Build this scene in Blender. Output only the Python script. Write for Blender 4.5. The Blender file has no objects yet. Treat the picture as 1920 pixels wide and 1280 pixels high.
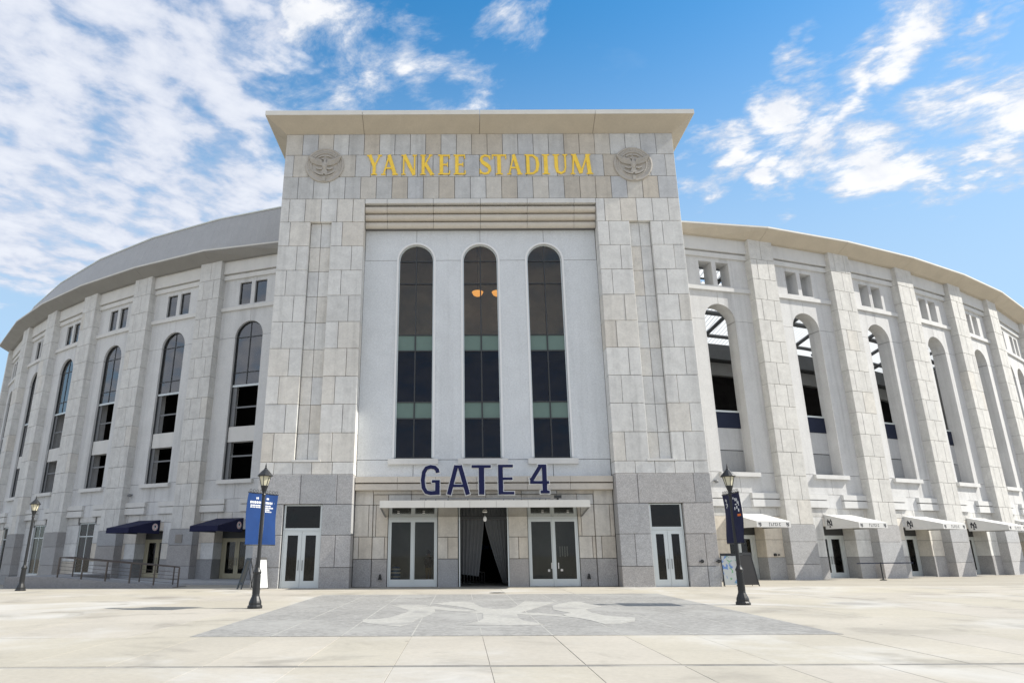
import bpy, bmesh, math, random
from mathutils import Vector, Matrix

rnd = random.Random(7)
SC = bpy.context.scene
COL = SC.collection
R = math.radians

# ------------------------------------------------------------------ camera
CAM = Vector((-1.27, -36.5, 1.6))
cam = bpy.data.cameras.new('camera')
cam.lens = 24.0
cam.sensor_width = 36.0
cam.shift_x = (960 - 862) / 1920.0
cam.clip_start = 0.1
cam.clip_end = 3000
cam_ob = bpy.data.objects.new('camera', cam)
COL.objects.link(cam_ob)
cam_ob.matrix_world = Matrix.Translation(CAM) @ Matrix.Rotation(R(90 + 17.3), 4, 'X') @ Matrix.Rotation(-0.004, 4, 'Z')
SC.camera = cam_ob

# ------------------------------------------------------------------ sun, sky, exposure
SUN_EL, SUN_FRONT = R(42), R(3.5)          # sun from the right, a touch in front of the gate
sun_dir = Vector((math.cos(SUN_EL) * math.cos(SUN_FRONT), -math.cos(SUN_EL) * math.sin(SUN_FRONT), math.sin(SUN_EL)))
sun = bpy.data.lights.new('sun', 'SUN')
sun.energy = 2.6
sun.angle = R(0.5)
sun.color = (1.0, 0.95, 0.86)
sun_ob = bpy.data.objects.new('sun', sun)
COL.objects.link(sun_ob)
sun_ob.rotation_euler = sun_dir.to_track_quat('Z', 'Y').to_euler()
sun_ob.location = (60, -20, 60)

SC.view_settings.view_transform = 'Standard'
SC.view_settings.look = 'None'
SC.view_settings.gamma = 1.0
SC.view_settings.use_curve_mapping = False
SC.view_settings.exposure = 1.36
SC.cycles.max_bounces = 8
SC.cycles.diffuse_bounces = 4
SC.cycles.transparent_max_bounces = 12
SC.cycles.use_denoising = True


class NT:
    """tiny node-tree helper"""
    def __init__(s, tree):
        s.t = tree
        s.n = tree.nodes
        s.l = tree.links

    def new(s, kind, **kw):
        n = s.n.new(kind)
        for k, v in kw.items():
            setattr(n, k, v)
        return n

    def put(s, sock, v):
        if isinstance(v, bpy.types.NodeSocket):
            s.l.new(v, sock)
        elif v is not None:
            sock.default_value = v

    def math(s, op, a, b=None, c=None, clamp=False):
        n = s.new('ShaderNodeMath', operation=op, use_clamp=clamp)
        s.put(n.inputs[0], a); s.put(n.inputs[1], b); s.put(n.inputs[2], c)
        return n.outputs[0]

    def vmath(s, op, a, b=None, out=0):
        n = s.new('ShaderNodeVectorMath', operation=op)
        s.put(n.inputs[0], a); s.put(n.inputs[1], b)
        return n.outputs[out]

    def mix(s, fac, a, b, blend='MIX'):
        n = s.new('ShaderNodeMix', data_type='RGBA', blend_type=blend)
        s.put(n.inputs['Factor'], fac)
        s.put(n.inputs[6], a); s.put(n.inputs[7], b)
        return n.outputs[2]

    def noise(s, vec, scale, detail=4, rough=0.55, dist=0.0):
        n = s.new('ShaderNodeTexNoise')
        s.put(n.inputs['Vector'], vec)
        n.inputs['Scale'].default_value = scale
        n.inputs['Detail'].default_value = detail
        n.inputs['Roughness'].default_value = rough
        n.inputs['Distortion'].default_value = dist
        return n.outputs[0]

    def ramp(s, v, a, b, lo=0.0, hi=1.0, kind='SMOOTHSTEP'):
        n = s.new('ShaderNodeMapRange', interpolation_type=kind)
        s.put(n.inputs[0], v)
        n.inputs[1].default_value = a; n.inputs[2].default_value = b
        n.inputs[3].default_value = lo; n.inputs[4].default_value = hi
        return n.outputs[0]


def make_world():
    w = bpy.data.worlds.new('World')
    SC.world = w
    w.use_nodes = True
    w.node_tree.nodes.clear()
    N = NT(w.node_tree)
    out = N.new('ShaderNodeOutputWorld')
    bg = N.new('ShaderNodeBackground')
    bg.inputs[1].default_value = 0.10
    N.l.new(bg.outputs[0], out.inputs[0])
    sky = N.new('ShaderNodeTexSky', sky_type='NISHITA')
    sky.sun_disc = False
    sky.sun_elevation = SUN_EL
    sky.sun_rotation = math.atan2(sun_dir.x, sun_dir.y)
    sky.air_density = 1.0
    sky.dust_density = 0.4
    sky.ozone_density = 2.0
    hs = N.new('ShaderNodeHueSaturation')
    hs.inputs['Saturation'].default_value = SKY_SAT
    hs.inputs['Hue'].default_value = SKY_HUE
    hs.inputs['Value'].default_value = SKY_VAL
    N.l.new(sky.outputs[0], hs.inputs['Color'])
    d = N.new('ShaderNodeTexCoord').outputs['Generated']
    sep = N.new('ShaderNodeSeparateXYZ'); N.l.new(d, sep.inputs[0])
    z = N.math('MAXIMUM', sep.outputs[2], 0.0)
    zz = N.math('ADD', z, 0.14)
    comb = N.new('ShaderNodeCombineXYZ')
    N.put(comb.inputs[0], N.math('DIVIDE', sep.outputs[0], zz))
    N.put(comb.inputs[1], N.math('DIVIDE', sep.outputs[1], zz))
    p = comb.outputs[0]

    def turned(ang, sc):
        m1 = N.new('ShaderNodeMapping'); N.l.new(p, m1.inputs[0]); m1.inputs['Rotation'].default_value = (0, 0, R(ang))
        m2 = N.new('ShaderNodeMapping'); N.l.new(m1.outputs[0], m2.inputs[0]); m2.inputs['Scale'].default_value = sc
        return m2.outputs[0]
    # rows of cloudlets run away to the right on the left side of the sky
    q = turned(-38, (1.0, 1.2, 1.0))
    n1 = N.noise(q, 2.1, 8, 0.58, 0.25)
    n2 = N.noise(q, 9.5, 7, 0.56, 0.15)
    q2 = turned(28, (1.0, 1.35, 1.0))
    n3 = N.noise(q2, 5.5, 8, 0.68, 0.25)
    warp = N.new('ShaderNodeTexNoise'); N.l.new(q2, warp.inputs['Vector'])
    warp.inputs['Scale'].default_value = 3.2; warp.inputs['Detail'].default_value = 5; warp.inputs['Roughness'].default_value = .6
    wv = N.vmath('MULTIPLY', N.vmath('SUBTRACT', warp.outputs[1], (.5, .5, .5)), (.24, .24, .20))
    dw = N.vmath('ADD', d, wv)
    # a broken bank filling the left half, single clouds to the right
    bank = N.ramp(N.vmath('DOT_PRODUCT', dw, BANK_N, 1), BANK_A, BANK_B)
    bank = N.math('MAXIMUM', bank, N.ramp(sep.outputs[1], 0.25, -0.15, 0.0, 1.0))  # unseen cloud added behind the camera to brighten and whiten the shaded fronts
    low = N.ramp(N.math('MULTIPLY_ADD', sep.outputs[0], -0.10, sep.outputs[2]), 0.31, 0.40)
    low = N.math('MAXIMUM', low, N.ramp(sep.outputs[1], 0.3, -0.1, 0.0, 1.0))
    mask = N.math('MULTIPLY', bank, low)
    n12 = N.math('MULTIPLY_ADD', n2, 0.85, N.math('MULTIPLY', n1, 0.42))
    dens1 = N.math('ADD', N.math('MULTIPLY', n12, 1.45), N.math('MULTIPLY', mask, 0.46))
    c1 = N.math('MULTIPLY', N.ramp(dens1, 1.05, 1.42), N.ramp(mask, 0.0, 0.35))
    single = None
    for (v, r, st) in BLOBS:
        b = N.ramp(N.vmath('DISTANCE', dw, v, 1), 0.0, r, st, 0.0, 'LINEAR')
        single = b if single is None else N.math('MAXIMUM', single, b)
    dens2 = N.math('MULTIPLY_ADD', N.math('SUBTRACT', n3, 0.5), 1.9, single)
    c2 = N.math('MULTIPLY', N.ramp(dens2, 0.15, 0.75), N.ramp(single, 0.0, 0.18))
    cloud = N.math('MAXIMUM', c1, c2)
    haze = N.ramp(sep.outputs[2], 0.72, 0.28, 0.0, 0.74)
    veil = N.ramp(n1, 0.42, 0.78, 0.0, 0.26)
    cc = N.ramp(N.math('ADD', N.math('MULTIPLY', n2, .6), N.math('MULTIPLY', cloud, .42)), 0.45, 0.80)
    cb = N.ramp(N.math('ADD', N.math('MULTIPLY', n2, 1.0), N.math('MULTIPLY', n1, .35)), 0.50, 0.86)
    ccol = N.mix(N.ramp(c1, 0.0, 0.3), N.mix(cc, CLOUD_LO, CLOUD_HI), N.mix(cb, BANK_LO, BANK_HI))
    base = N.mix(N.math('MAXIMUM', haze, veil), hs.outputs[0], SKY_HAZE)
    col = N.mix(N.math('MULTIPLY', cloud, 0.96), base, ccol)
    N.l.new(col, bg.inputs[0])


def sphdir(az, el):
    """azimuth from +y towards +x, elevation, both in degrees"""
    a, e = R(az), R(el)
    return (math.sin(a) * math.cos(e), math.cos(a) * math.cos(e), math.sin(e))


SKY_SAT, SKY_HUE, SKY_VAL = 1.36, 0.490, 0.86
SKY_HAZE = (2.15, 2.80, 3.50, 1)
BANK_LO, BANK_HI = (2.30, 2.55, 3.15, 1), (3.35, 3.48, 3.80, 1)
CLOUD_LO, CLOUD_HI = (2.75, 2.95, 3.35, 1), (4.05, 4.05, 4.10, 1)
BLOBS = [(sphdir(23.2, 29.1), 0.067, 1), (sphdir(27.7, 27.5), 0.052, 0.9), (sphdir(27.7, 31.4), 0.072, 0.9), (sphdir(31.5, 29.8), 0.079, 0.9), (sphdir(34.3, 31.9), 0.066, 0.8), (sphdir(35.4, 27.4), 0.085, 1), (sphdir(37.7, 26.0), 0.050, 0.8), (sphdir(38.3, 34.8), 0.075, 0.9), (sphdir(35.4, 33.4), 0.055, 0.85), (sphdir(42.7, 28.0), 0.087, 1), (sphdir(41.8, 25.5), 0.051, 0.9), (sphdir(43.7, 30.9), 0.049, 0.75), (sphdir(30.4, 35.6), 0.039, 0.6), (sphdir(30.7, 34.0), 0.039, 0.6), (sphdir(-15.9, 40.2), 0.141, 0.9), (sphdir(-8.5, 38.0), 0.091, 0.55), (sphdir(-3.2, 37.6), 0.080, 0.6), (sphdir(1.6, 36.9), 0.057, 0.55), (sphdir(6.3, 41.9), 0.060, 0.5), (sphdir(-11.4, 36.2), 0.068, 0.6), (sphdir(43.6, 34.0), 0.032, 0.6)]
BANK_N, BANK_A, BANK_B = (-1.0, 0.0, 0.0), 0.13, 0.32

make_world()


# ------------------------------------------------------------------ materials
def material(name, color, rough=0.8, metal=0.0, use_obj=False, mottle=0.0, mscale=1.5, speck=0.0, sscale=60.0,
             bump=0.0, bscale=25.0, streak=0.0, spec=0.35, stain=None, stain2=None, spots=None, emis=None, fine=0.0):
    m = bpy.data.materials.new(name)
    m.use_nodes = True
    N = NT(m.node_tree)
    b = m.node_tree.nodes['Principled BSDF']
    b.inputs['Roughness'].default_value = rough
    b.inputs['Metallic'].default_value = metal
    b.inputs['Specular IOR Level'].default_value = spec
    pos = N.new('ShaderNodeNewGeometry').outputs['Position']
    if use_obj:
        c = N.new('ShaderNodeObjectInfo').outputs['Color']
    else:
        rgb = N.new('ShaderNodeRGB'); rgb.outputs[0].default_value = (*color, 1)
        c = rgb.outputs[0]
    def scale_col(c, f):
        g = N.new('ShaderNodeCombineXYZ')
        for i in range(3):
            N.put(g.inputs[i], f)
        return N.vmath('MULTIPLY', c, g.outputs[0])
    if mottle:
        c = scale_col(c, N.ramp(N.noise(pos, mscale, 6, 0.65, 0.4), 0.25, 0.75, 1 - mottle, 1 + mottle, 'LINEAR'))
    if speck:
        v = N.noise(pos, sscale, 2, 0.8)
        c = scale_col(c, N.ramp(v, 0.34, 0.66, 1 - speck, 1 + speck, 'LINEAR'))
    if fine:
        v = N.noise(pos, 9.0, 5, 0.75)
        c = scale_col(c, N.ramp(v, 0.3, 0.7, 1 - fine, 1 + fine, 'LINEAR'))
    if streak:
        mp = N.new('ShaderNodeMapping'); N.l.new(pos, mp.inputs[0])
        mp.inputs['Scale'].default_value = (1.6, 1.6, 0.07)
        c = scale_col(c, N.ramp(N.noise(mp.outputs[0], 1.0, 5, 0.6, 0.2), 0.45, 0.8, 1.0, 1 - streak))
    for st in (stain, stain2):
        if not st:
            continue
        col, amt, sc, lo, hi = st
        f = N.ramp(N.noise(pos, sc, 5, 0.6, 0.5), lo, hi, 0.0, amt)
        c = N.mix(f, c, (*col, 1))
    if spots:
        for sc, r0, r1, amt in ((.75, .035, .055, .8), (.16, .10, .22, .45)):
            v = N.new('ShaderNodeTexVoronoi')
            N.l.new(pos, v.inputs['Vector']); v.inputs['Scale'].default_value = sc
            d = N.math('ADD', v.outputs[0], N.math('MULTIPLY', N.noise(pos, 6.0, 3, .6), .06 if sc < .5 else .02))
            c = N.mix(N.ramp(d, r0, r1, amt, 0.0), c, (*spots, 1))
    N.l.new(c, b.inputs['Base Color'])
    if bump:
        bp = N.new('ShaderNodeBump')
        bp.inputs['Strength'].default_value = bump
        bp.inputs['Distance'].default_value = 0.02
        N.l.new(N.noise(pos, bscale, 5, 0.7), bp.inputs['Height'])
        N.l.new(bp.outputs[0], b.inputs['Normal'])
    if emis:
        b.inputs['Emission Color'].default_value = (*emis[0], 1)
        b.inputs['Emission Strength'].default_value = emis[1]
    return m


def glass(name, tint, refl=1.0, rough=0.03, ior=1.5):
    m = bpy.data.materials.new(name)
    m.use_nodes = True
    t = m.node_tree
    t.nodes.clear()
    N = NT(t)
    out = N.new('ShaderNodeOutputMaterial')
    tr = N.new('ShaderNodeBsdfTransparent'); tr.inputs[0].default_value = (*tint, 1)
    gl = N.new('ShaderNodeBsdfGlossy'); gl.inputs['Roughness'].default_value = rough
    gl.inputs['Color'].default_value = (refl, refl, refl, 1)
    fr = N.new('ShaderNodeFresnel'); fr.inputs[0].default_value = ior
    pos = N.new('ShaderNodeNewGeometry').outputs['Position']
    bp = N.new('ShaderNodeBump'); bp.inputs['Strength'].default_value = 0.04; bp.inputs['Distance'].default_value = 0.05
    N.l.new(N.noise(pos, 0.7, 2, 0.5), bp.inputs['Height'])
    N.l.new(bp.outputs[0], gl.inputs['Normal'])
    mx = N.new('ShaderNodeMixShader')
    N.l.new(fr.outputs[0], mx.inputs[0]); N.l.new(tr.outputs[0], mx.inputs[1]); N.l.new(gl.outputs[0], mx.inputs[2])
    N.l.new(mx.outputs[0], out.inputs[0])
    return m


def translucent(name, col):
    m = bpy.data.materials.new(name)
    m.use_nodes = True
    t = m.node_tree
    t.nodes.clear()
    N = NT(t)
    out = N.new('ShaderNodeOutputMaterial')
    a = N.new('ShaderNodeBsdfDiffuse'); a.inputs[0].default_value = (*col, 1)
    b = N.new('ShaderNodeBsdfTranslucent'); b.inputs[0].default_value = (*col, 1)
    mx = N.new('ShaderNodeMixShader'); mx.inputs[0].default_value = 0.6
    N.l.new(a.outputs[0], mx.inputs[1]); N.l.new(b.outputs[0], mx.inputs[2]); N.l.new(mx.outputs[0], out.inputs[0])
    return m


M = {}
M['stone'] = material('limestone', (.5, .5, .48), .88, use_obj=True, mottle=.14, mscale=1.9, fine=.09, bump=.25, bscale=18, streak=.20)
M['granite'] = material('granite', (.33, .33, .34), .65, use_obj=True, mottle=.10, mscale=1.7, speck=.30, sscale=34, fine=.10, bump=.12, bscale=50)
M['precast'] = material('precast_concrete', (.50, .50, .495), .9, use_obj=True, mottle=.07, mscale=.8, speck=.09, sscale=30, fine=.06, bump=.2, bscale=30, streak=.24)
M['stucco'] = material('stucco', (.67, .69, .70), .92, mottle=.06, mscale=.7, speck=.10, sscale=26, fine=.05, bump=.3, bscale=30, streak=.12)
M['mortar'] = material('mortar', (.16, .155, .15), .95)
M['core'] = material('concrete_core', (.30, .295, .28), .95, mottle=.1)
M['soffit'] = material('cast_stone_soffit', (.50, .445, .36), .9, mottle=.08, mscale=.8, fine=.05)
M['coping'] = material('coping_stone', (.66, .645, .60), .85, mottle=.06)
M['mould'] = material('moulding_stone', (.60, .55, .475), .85, mottle=.07, fine=.05)
M['trim'] = material('light_trim', (.68, .67, .64), .8, mottle=.06, streak=.1)
M['trim_r'] = material('pale_trim', (.60, .60, .59), .8, mottle=.06, streak=.1)  # the light trim toned down for the sunlit right wing
M['partition'] = material('pale_grey_partition', (.30, .305, .295), .9, mottle=.15, mscale=.8)
M['ring'] = material('bright_window_ring', (.80, .80, .79), .5)
M['alum'] = material('aluminium', (.62, .66, .66), .42, metal=.35, mottle=.03)
M['mullion'] = material('dark_mullion', (.045, .048, .05), .45)
M['spandrel'] = material('green_spandrel_panel', (.125, .19, .16), .3, mottle=.08, spec=.5)
M['glass_top'] = glass('smoky_glass', (.80, .77, .71), .9)
M['glass_sky_tint'] = glass('sky_tinted_glass', (.30, .46, .66), .55)  # blue put in for the dark sky mirrored by the lower panes
M['glass_door'] = glass('door_glass', (.72, .73, .70), .55)
M['glass_grey'] = glass('grey_wing_glass', (.45, .47, .5), 1.0, ior=2.3)
M['glass_lamp'] = material('frosted_lamp_glass', (.66, .62, .46), .35, mottle=.1)
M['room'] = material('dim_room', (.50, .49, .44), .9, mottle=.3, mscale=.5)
M['room_sky_tint'] = material('room_sky_reflection_tint', (.012, .034, .075), .9, mottle=.3, mscale=.5, spec=.02)  # navy colour stands in for sky reflected in the lower panes
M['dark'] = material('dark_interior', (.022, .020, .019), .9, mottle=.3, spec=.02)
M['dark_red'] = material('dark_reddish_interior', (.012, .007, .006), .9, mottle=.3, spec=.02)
M['navy'] = material('navy_paint', (.014, .019, .040), .6, mottle=.06, spec=.2)
M['navy_letter'] = material('navy_letter_paint', (.009, .012, .060), .55, mottle=.06, spec=.2)
M['halo'] = material('white_letter_return', (.72, .73, .72), .6)
M['gold'] = material('gold_leaf', (1.0, .66, .085), .40, metal=.35, mottle=.14, mscale=5)
M['roofmetal'] = material('grey_roof_metal', (.42, .415, .405), .6, metal=.2, mottle=.06, mscale=1.0, speck=.08, sscale=14)
M['steel'] = material('grey_steel', (.20, .205, .21), .55, metal=.3, mottle=.08)
M['black'] = material('black_cast_iron', (.016, .017, .018), .45, mottle=.2, spec=.5)
M['white_roof'] = translucent('white_roof_sheet', (.80, .80, .78))
M['curtain'] = material('grey_mesh_curtain', (.095, .10, .105), .9, mottle=.08, mscale=4)
M['awn_navy'] = material('navy_awning_canvas', (.012, .014, .05), .85, mottle=.12, mscale=3)
M['awn_grey'] = material('pale_grey_awning_canvas', (.60, .60, .59), .85, mottle=.05, mscale=2)
M['white'] = material('white_paint', (.78, .78, .77), .6)
M['red'] = material('red_paint', (.55, .04, .04), .6)
M['ink'] = material('dark_ink', (.02, .022, .03), .7)
M['ban_blue'] = material('royal_blue_banner', (.005, .036, .145), .8, mottle=.12, mscale=2.5)
M['ban_navy'] = material('dark_navy_banner', (.011, .013, .045), .75, mottle=.12, mscale=2.5)
M['orange'] = material('orange_print', (.7, .16, .03), .7)
M['bronze'] = material('brown_rail_metal', (.10, .085, .075), .5, metal=.4, mottle=.15)
M['shade_cloth'] = material('brown_window_blind', (.50, .36, .16), .9, mottle=.25, mscale=2.2)
M['board_grey'] = material('grey_board', (.10, .097, .085), .8, mottle=.12, mscale=4)
M['board_black'] = material('black_board', (.018, .018, .019), .6, mottle=.2)
M['medal'] = material('carved_medallion_stone', (.46, .43, .385), .9, mottle=.10, mscale=3, fine=.08)
M['slab'] = material('concrete_slab', (.4, .38, .33), .9, use_obj=True, mottle=.10, mscale=.35, fine=.08, bump=.12, bscale=14,
                     stain=((.50, .49, .46), .75, .20, .50, .68), stain2=((.23, .215, .185), .70, .42, .52, .74), spots=(.16, .15, .135))
M['ground'] = material('ground_concrete', (.345, .32, .27), .95, mottle=.12, mscale=.4, fine=.08)
M['strip'] = material('dark_joint_strip', (.20, .195, .18), .95, mottle=.35, mscale=3, stain=((.36, .34, .30), .9, .5, .45, .62))
M['paver'] = material('grey_pavers', (.27, .265, .25), .9, mottle=.14, mscale=.5, fine=.16, speck=.16, sscale=5,
                      stain=((.34, .335, .315), .7, .35, .48, .66), stain2=((.17, .168, .16), .5, .9, .60, .72))
M['emblem'] = material('pale_inlay', (.372, .364, .335), .9, mottle=.08, mscale=.9, fine=.14, speck=.10, sscale=5, stain=((.275, .27, .255), .85, .55, .50, .66))
M['khaki'] = material('khaki_cotton', (.22, .16, .085), .9)
M['jacket'] = material('dark_jacket', (.03, .03, .05), .9)
M['skin'] = material('skin', (.35, .20, .13), .6)
M['hair'] = material('dark_hair', (.03, .022, .018), .7)
M['barrel'] = material('pale_blue_plastic', (.05, .15, .38), .5)
M['amber'] = material('amber_lit_bowl', (.6, .35, .1), .5, emis=((1.0, .48, .12), .5))
M['map'] = material('map_print', (.50, .52, .50), .6, mottle=.05, stain=((.10, .22, .50), .9, 2.8, .52, .57), stain2=((.12, .36, .14), .9, 3.6, .60, .64))
M['poster'] = material('white_poster', (.68, .70, .69), .6, stain=((.45, .58, .62), .8, 3.0, .56, .66))
M['plate'] = material('number_plate_stone', (.26, .24, .215), .8, mottle=.15)
M['cream'] = material('cream_door_frame', (.44, .40, .28), .5, mottle=.05)
M['yellow'] = material('yellow_plate', (.6, .38, .03), .7)


# ------------------------------------------------------------------ geometry helpers
class Frame:
    """local wall frame: s along the wall (towards the right of the picture), d into the building, z up"""
    def __init__(f, ox, oy, ang):
        f.ox, f.oy, f.a = ox, oy, ang
        f.c, f.s = math.cos(ang), math.sin(ang)

    def p(f, s, d, z):
        return (f.ox + s * f.c - d * f.s, f.oy + s * f.s + d * f.c, z)


class Geo:
    def __init__(g, frame=None):
        g.v, g.f, g.fr = [], [], frame or Frame(0, 0, 0)

    def add(g, pts, faces):
        n = len(g.v)
        g.v += [g.fr.p(*p) for p in pts]
        g.f += [tuple(i + n for i in f) for f in faces]

    def raw(g, pts, faces):
        n = len(g.v)
        g.v += [tuple(p) for p in pts]
        g.f += [tuple(i + n for i in f) for f in faces]

    def box(g, s0, s1, d0, d1, z0, z1):
        P = [(s, d, z) for z in (z0, z1) for d in (d0, d1) for s in (s0, s1)]
        g.add(P, [(0, 2, 3, 1), (4, 5, 7, 6), (0, 1, 5, 4), (2, 6, 7, 3), (0, 4, 6, 2), (1, 3, 7, 5)])
        return g

    def prism(g, outline, d0, d1):
        """outline of (s, z) pushed from depth d0 to d1"""
        n = len(outline)
        P = [(s, d0, z) for s, z in outline] + [(s, d1, z) for s, z in outline]
        F = [tuple(range(n)), tuple(range(2 * n - 1, n - 1, -1))]
        F += [(i, i + n, (i + 1) % n + n, (i + 1) % n) for i in range(n)]
        g.add(P, F)
        return g

    def slab(g, outline, z0, z1):
        """outline of (s, d) from z0 to z1"""
        n = len(outline)
        P = [(s, d, z0) for s, d in outline] + [(s, d, z1) for s, d in outline]
        F = [tuple(range(n)), tuple(range(2 * n - 1, n - 1, -1))]
        F += [(i, i + n, (i + 1) % n + n, (i + 1) % n) for i in range(n)]
        g.add(P, F)
        return g

    def extr(g, profile, s0, s1):
        """profile of (d, z) pushed along s"""
        n = len(profile)
        P = [(s0, d, z) for d, z in profile] + [(s1, d, z) for d, z in profile]
        F = [tuple(range(n)), tuple(range(2 * n - 1, n - 1, -1))]
        F += [(i, i + n, (i + 1) % n + n, (i + 1) % n) for i in range(n)]
        g.add(P, F)
        return g

    def lathe(g, prof, seg=12, c=(0, 0, 0), phase=0.0):
        n = len(prof)
        P = []
        for k in range(seg):
            a = 2 * math.pi * (k + phase) / seg
            P += [(c[0] + r * math.cos(a), c[1] + r * math.sin(a), c[2] + z) for r, z in prof]
        F = []
        for k in range(seg):
            k2 = (k + 1) % seg
            F += [(k * n + i, k2 * n + i, k2 * n + i + 1, k * n + i + 1) for i in range(n - 1)]
        F.append(tuple(k * n for k in range(seg - 1, -1, -1)))
        F.append(tuple(k * n + n - 1 for k in range(seg)))
        g.add(P, F)
        return g

    def tube(g, a, b, r, seg=8, r2=None):
        a, b = Vector(a), Vector(b)
        q = (b - a).to_track_quat('Z', 'Y')
        r2 = r if r2 is None else r2
        P = [a + q @ Vector((r * math.cos(t), r * math.sin(t), 0)) for t in [2 * math.pi * k / seg for k in range(seg)]]
        P += [b + q @ Vector((r2 * math.cos(t), r2 * math.sin(t), 0)) for t in [2 * math.pi * k / seg for k in range(seg)]]
        F = [(k, (k + 1) % seg, (k + 1) % seg + seg, k + seg) for k in range(seg)]
        F += [tuple(range(seg - 1, -1, -1)), tuple(range(seg, 2 * seg))]
        g.add([tuple(p) for p in P], F)
        return g

    def frame_rect(g, s0, s1, z0, z1, t, d0, d1, tb=None, tt=None):
        tb = t if tb is None else tb
        tt = t if tt is None else tt
        g.box(s0, s0 + t, d0, d1, z0, z1); g.box(s1 - t, s1, d0, d1, z0, z1)
        g.box(s0 + t, s1 - t, d0, d1, z0, z0 + tb); g.box(s0 + t, s1 - t, d0, d1, z1 - tt, z1)
        return g


def tag(o, label=None, cat=None, group=None, kind=None):
    for k, v in (('label', label), ('category', cat), ('group', group), ('kind', kind)):
        if v:
            o[k] = v
    return o


def thing(name, loc=(0, 0, 0), label=None, cat=None, group=None, rz=0.0, kind=None):
    o = bpy.data.objects.new(name, None)
    COL.objects.link(o)
    o.empty_display_size = 0.3
    o.location = loc
    o.rotation_euler = (0, 0, rz)
    return tag(o, label, cat, group, kind)


def root_of(o):
    while o.parent:
        o = o.parent
    return o


def mesh_obj(name, g, mat, parent=None, color=None, local=False, smooth=False, kind=None):
    """g in world coordinates unless local; placed under its parent without any offset"""
    off = Vector((0, 0, 0))
    if parent is not None and not local:
        off = root_of(parent).location
    me = bpy.data.meshes.new(name)
    me.from_pydata([tuple(Vector(v) - off) for v in g.v], [], g.f)
    bm = bmesh.new(); bm.from_mesh(me)
    bmesh.ops.recalc_face_normals(bm, faces=bm.faces)
    bm.to_mesh(me); bm.free()
    if smooth:
        for p in me.polygons:
            p.use_smooth = True
    me.materials.append(M[mat])
    o = bpy.data.objects.new(name, me)
    COL.objects.link(o)
    if parent is not None:
        o.parent = parent
    if color:
        o.color = (*color, 1)
    if kind:
        o['kind'] = kind
    return o


_blocks = {}


def block(name, fr, s0, s1, d0, d1, z0, z1, mat, parent, color=(.5, .5, .48), gap=0.024, ch=0.012):
    """one dressed block with chamfered front edges; alike blocks share a mesh"""
    w, h, t = round(s1 - s0 - gap, 3), round(z1 - z0 - gap, 3), round(d1 - d0, 3)
    key = (w, h, t, mat, ch)
    me = _blocks.get(key)
    if me is None:
        me = bpy.data.meshes.new(name)
        a, b = w / 2, h / 2
        P = [(-a + ch, 0, -b + ch), (a - ch, 0, -b + ch), (a - ch, 0, b - ch), (-a + ch, 0, b - ch),
             (-a, ch, -b), (a, ch, -b), (a, ch, b), (-a, ch, b),
             (-a, t, -b), (a, t, -b), (a, t, b), (-a, t, b)]
        F = [(0, 1, 2, 3)]
        for o in (0, 4):
            F += [(o + i, o + 4 + i, o + 4 + (i + 1) % 4, o + (i + 1) % 4) for i in range(4)]
        F.append((11, 10, 9, 8))
        me.from_pydata(P, [], F)
        me.materials.append(M[mat])
        _blocks[key] = me
    o = bpy.data.objects.new(name, me)
    COL.objects.link(o)
    o.parent = parent
    o.location = Vector(fr.p((s0 + s1) / 2, d0, (z0 + z1) / 2)) - root_of(parent).location
    o.rotation_euler = (0, 0, fr.a)
    o.color = (*color, 1)
    return o


CREAM, GREY, TAN, PALE, COOL = (.69, .655, .59), (.635, .635, .62), (.64, .585, .50), (.70, .70, .68), (.61, .62, .625)


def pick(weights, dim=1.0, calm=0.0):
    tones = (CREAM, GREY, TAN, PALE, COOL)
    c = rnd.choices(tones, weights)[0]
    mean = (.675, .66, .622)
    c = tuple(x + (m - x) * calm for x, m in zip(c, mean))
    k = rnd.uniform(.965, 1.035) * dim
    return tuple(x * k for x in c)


M['soffit_shade'] = material('cornice_soffit_shade_tone', (.30, .29, .27), .8, mottle=.08, mscale=.8)  # right wing's soffit repeated, greyed and darkened to put in the left's shade


def gran(base=.34):
    base *= 1.16
    k = rnd.uniform(.90, 1.10)
    w = rnd.uniform(-.012, .012)
    return ((base + w) * k, base * .985 * k, (base * .975 - w) * k)


def arc(c, hw, zs, a0, a1, n=14, rise=None):
    rise = hw if rise is None else rise
    return [(c + hw * math.cos(R(a0 + (a1 - a0) * i / n)), zs + rise * math.sin(R(a0 + (a1 - a0) * i / n))) for i in range(n + 1)]


def ribbon(pts, w, w2=None):
    """outline round a centre line, square ends"""
    n = len(pts)
    W = [w + ((w2 if w2 is not None else w) - w) * i / (n - 1) for i in range(n)] if not isinstance(w, (list, tuple)) else w
    L, Rr = [], []
    for i in range(n):
        a = Vector(pts[max(0, i - 1)]); b = Vector(pts[min(n - 1, i + 1)]); p = Vector(pts[i])
        t = (b - a).normalized(); nn = Vector((-t.y, t.x))
        L.append(tuple(p + nn * W[i] / 2)); Rr.append(tuple(p - nn * W[i] / 2))
    return L + Rr[::-1]


def rect(x0, z0, x1, z1):
    return [(x0, z0), (x1, z0), (x1, z1), (x0, z1)]


def quad_pts(g, polys, fx, d0, d1, step=0.0006):
    """lay several overlapping strokes, each a hair proud of the last"""
    for i, po in enumerate(polys):
        g.prism([fx(*p) for p in po], d0 - i * step, d1)


# ------------------------------------------------------------------ ground and paving
def sstep(x):
    x = max(0.0, min(1.0, x))
    return x * x * (3 - 2 * x)


def zg(x, y):
    return -0.010 - 0.64 * sstep((-x - 15) / 18) * sstep((y - 1.0) / 14)


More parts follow.
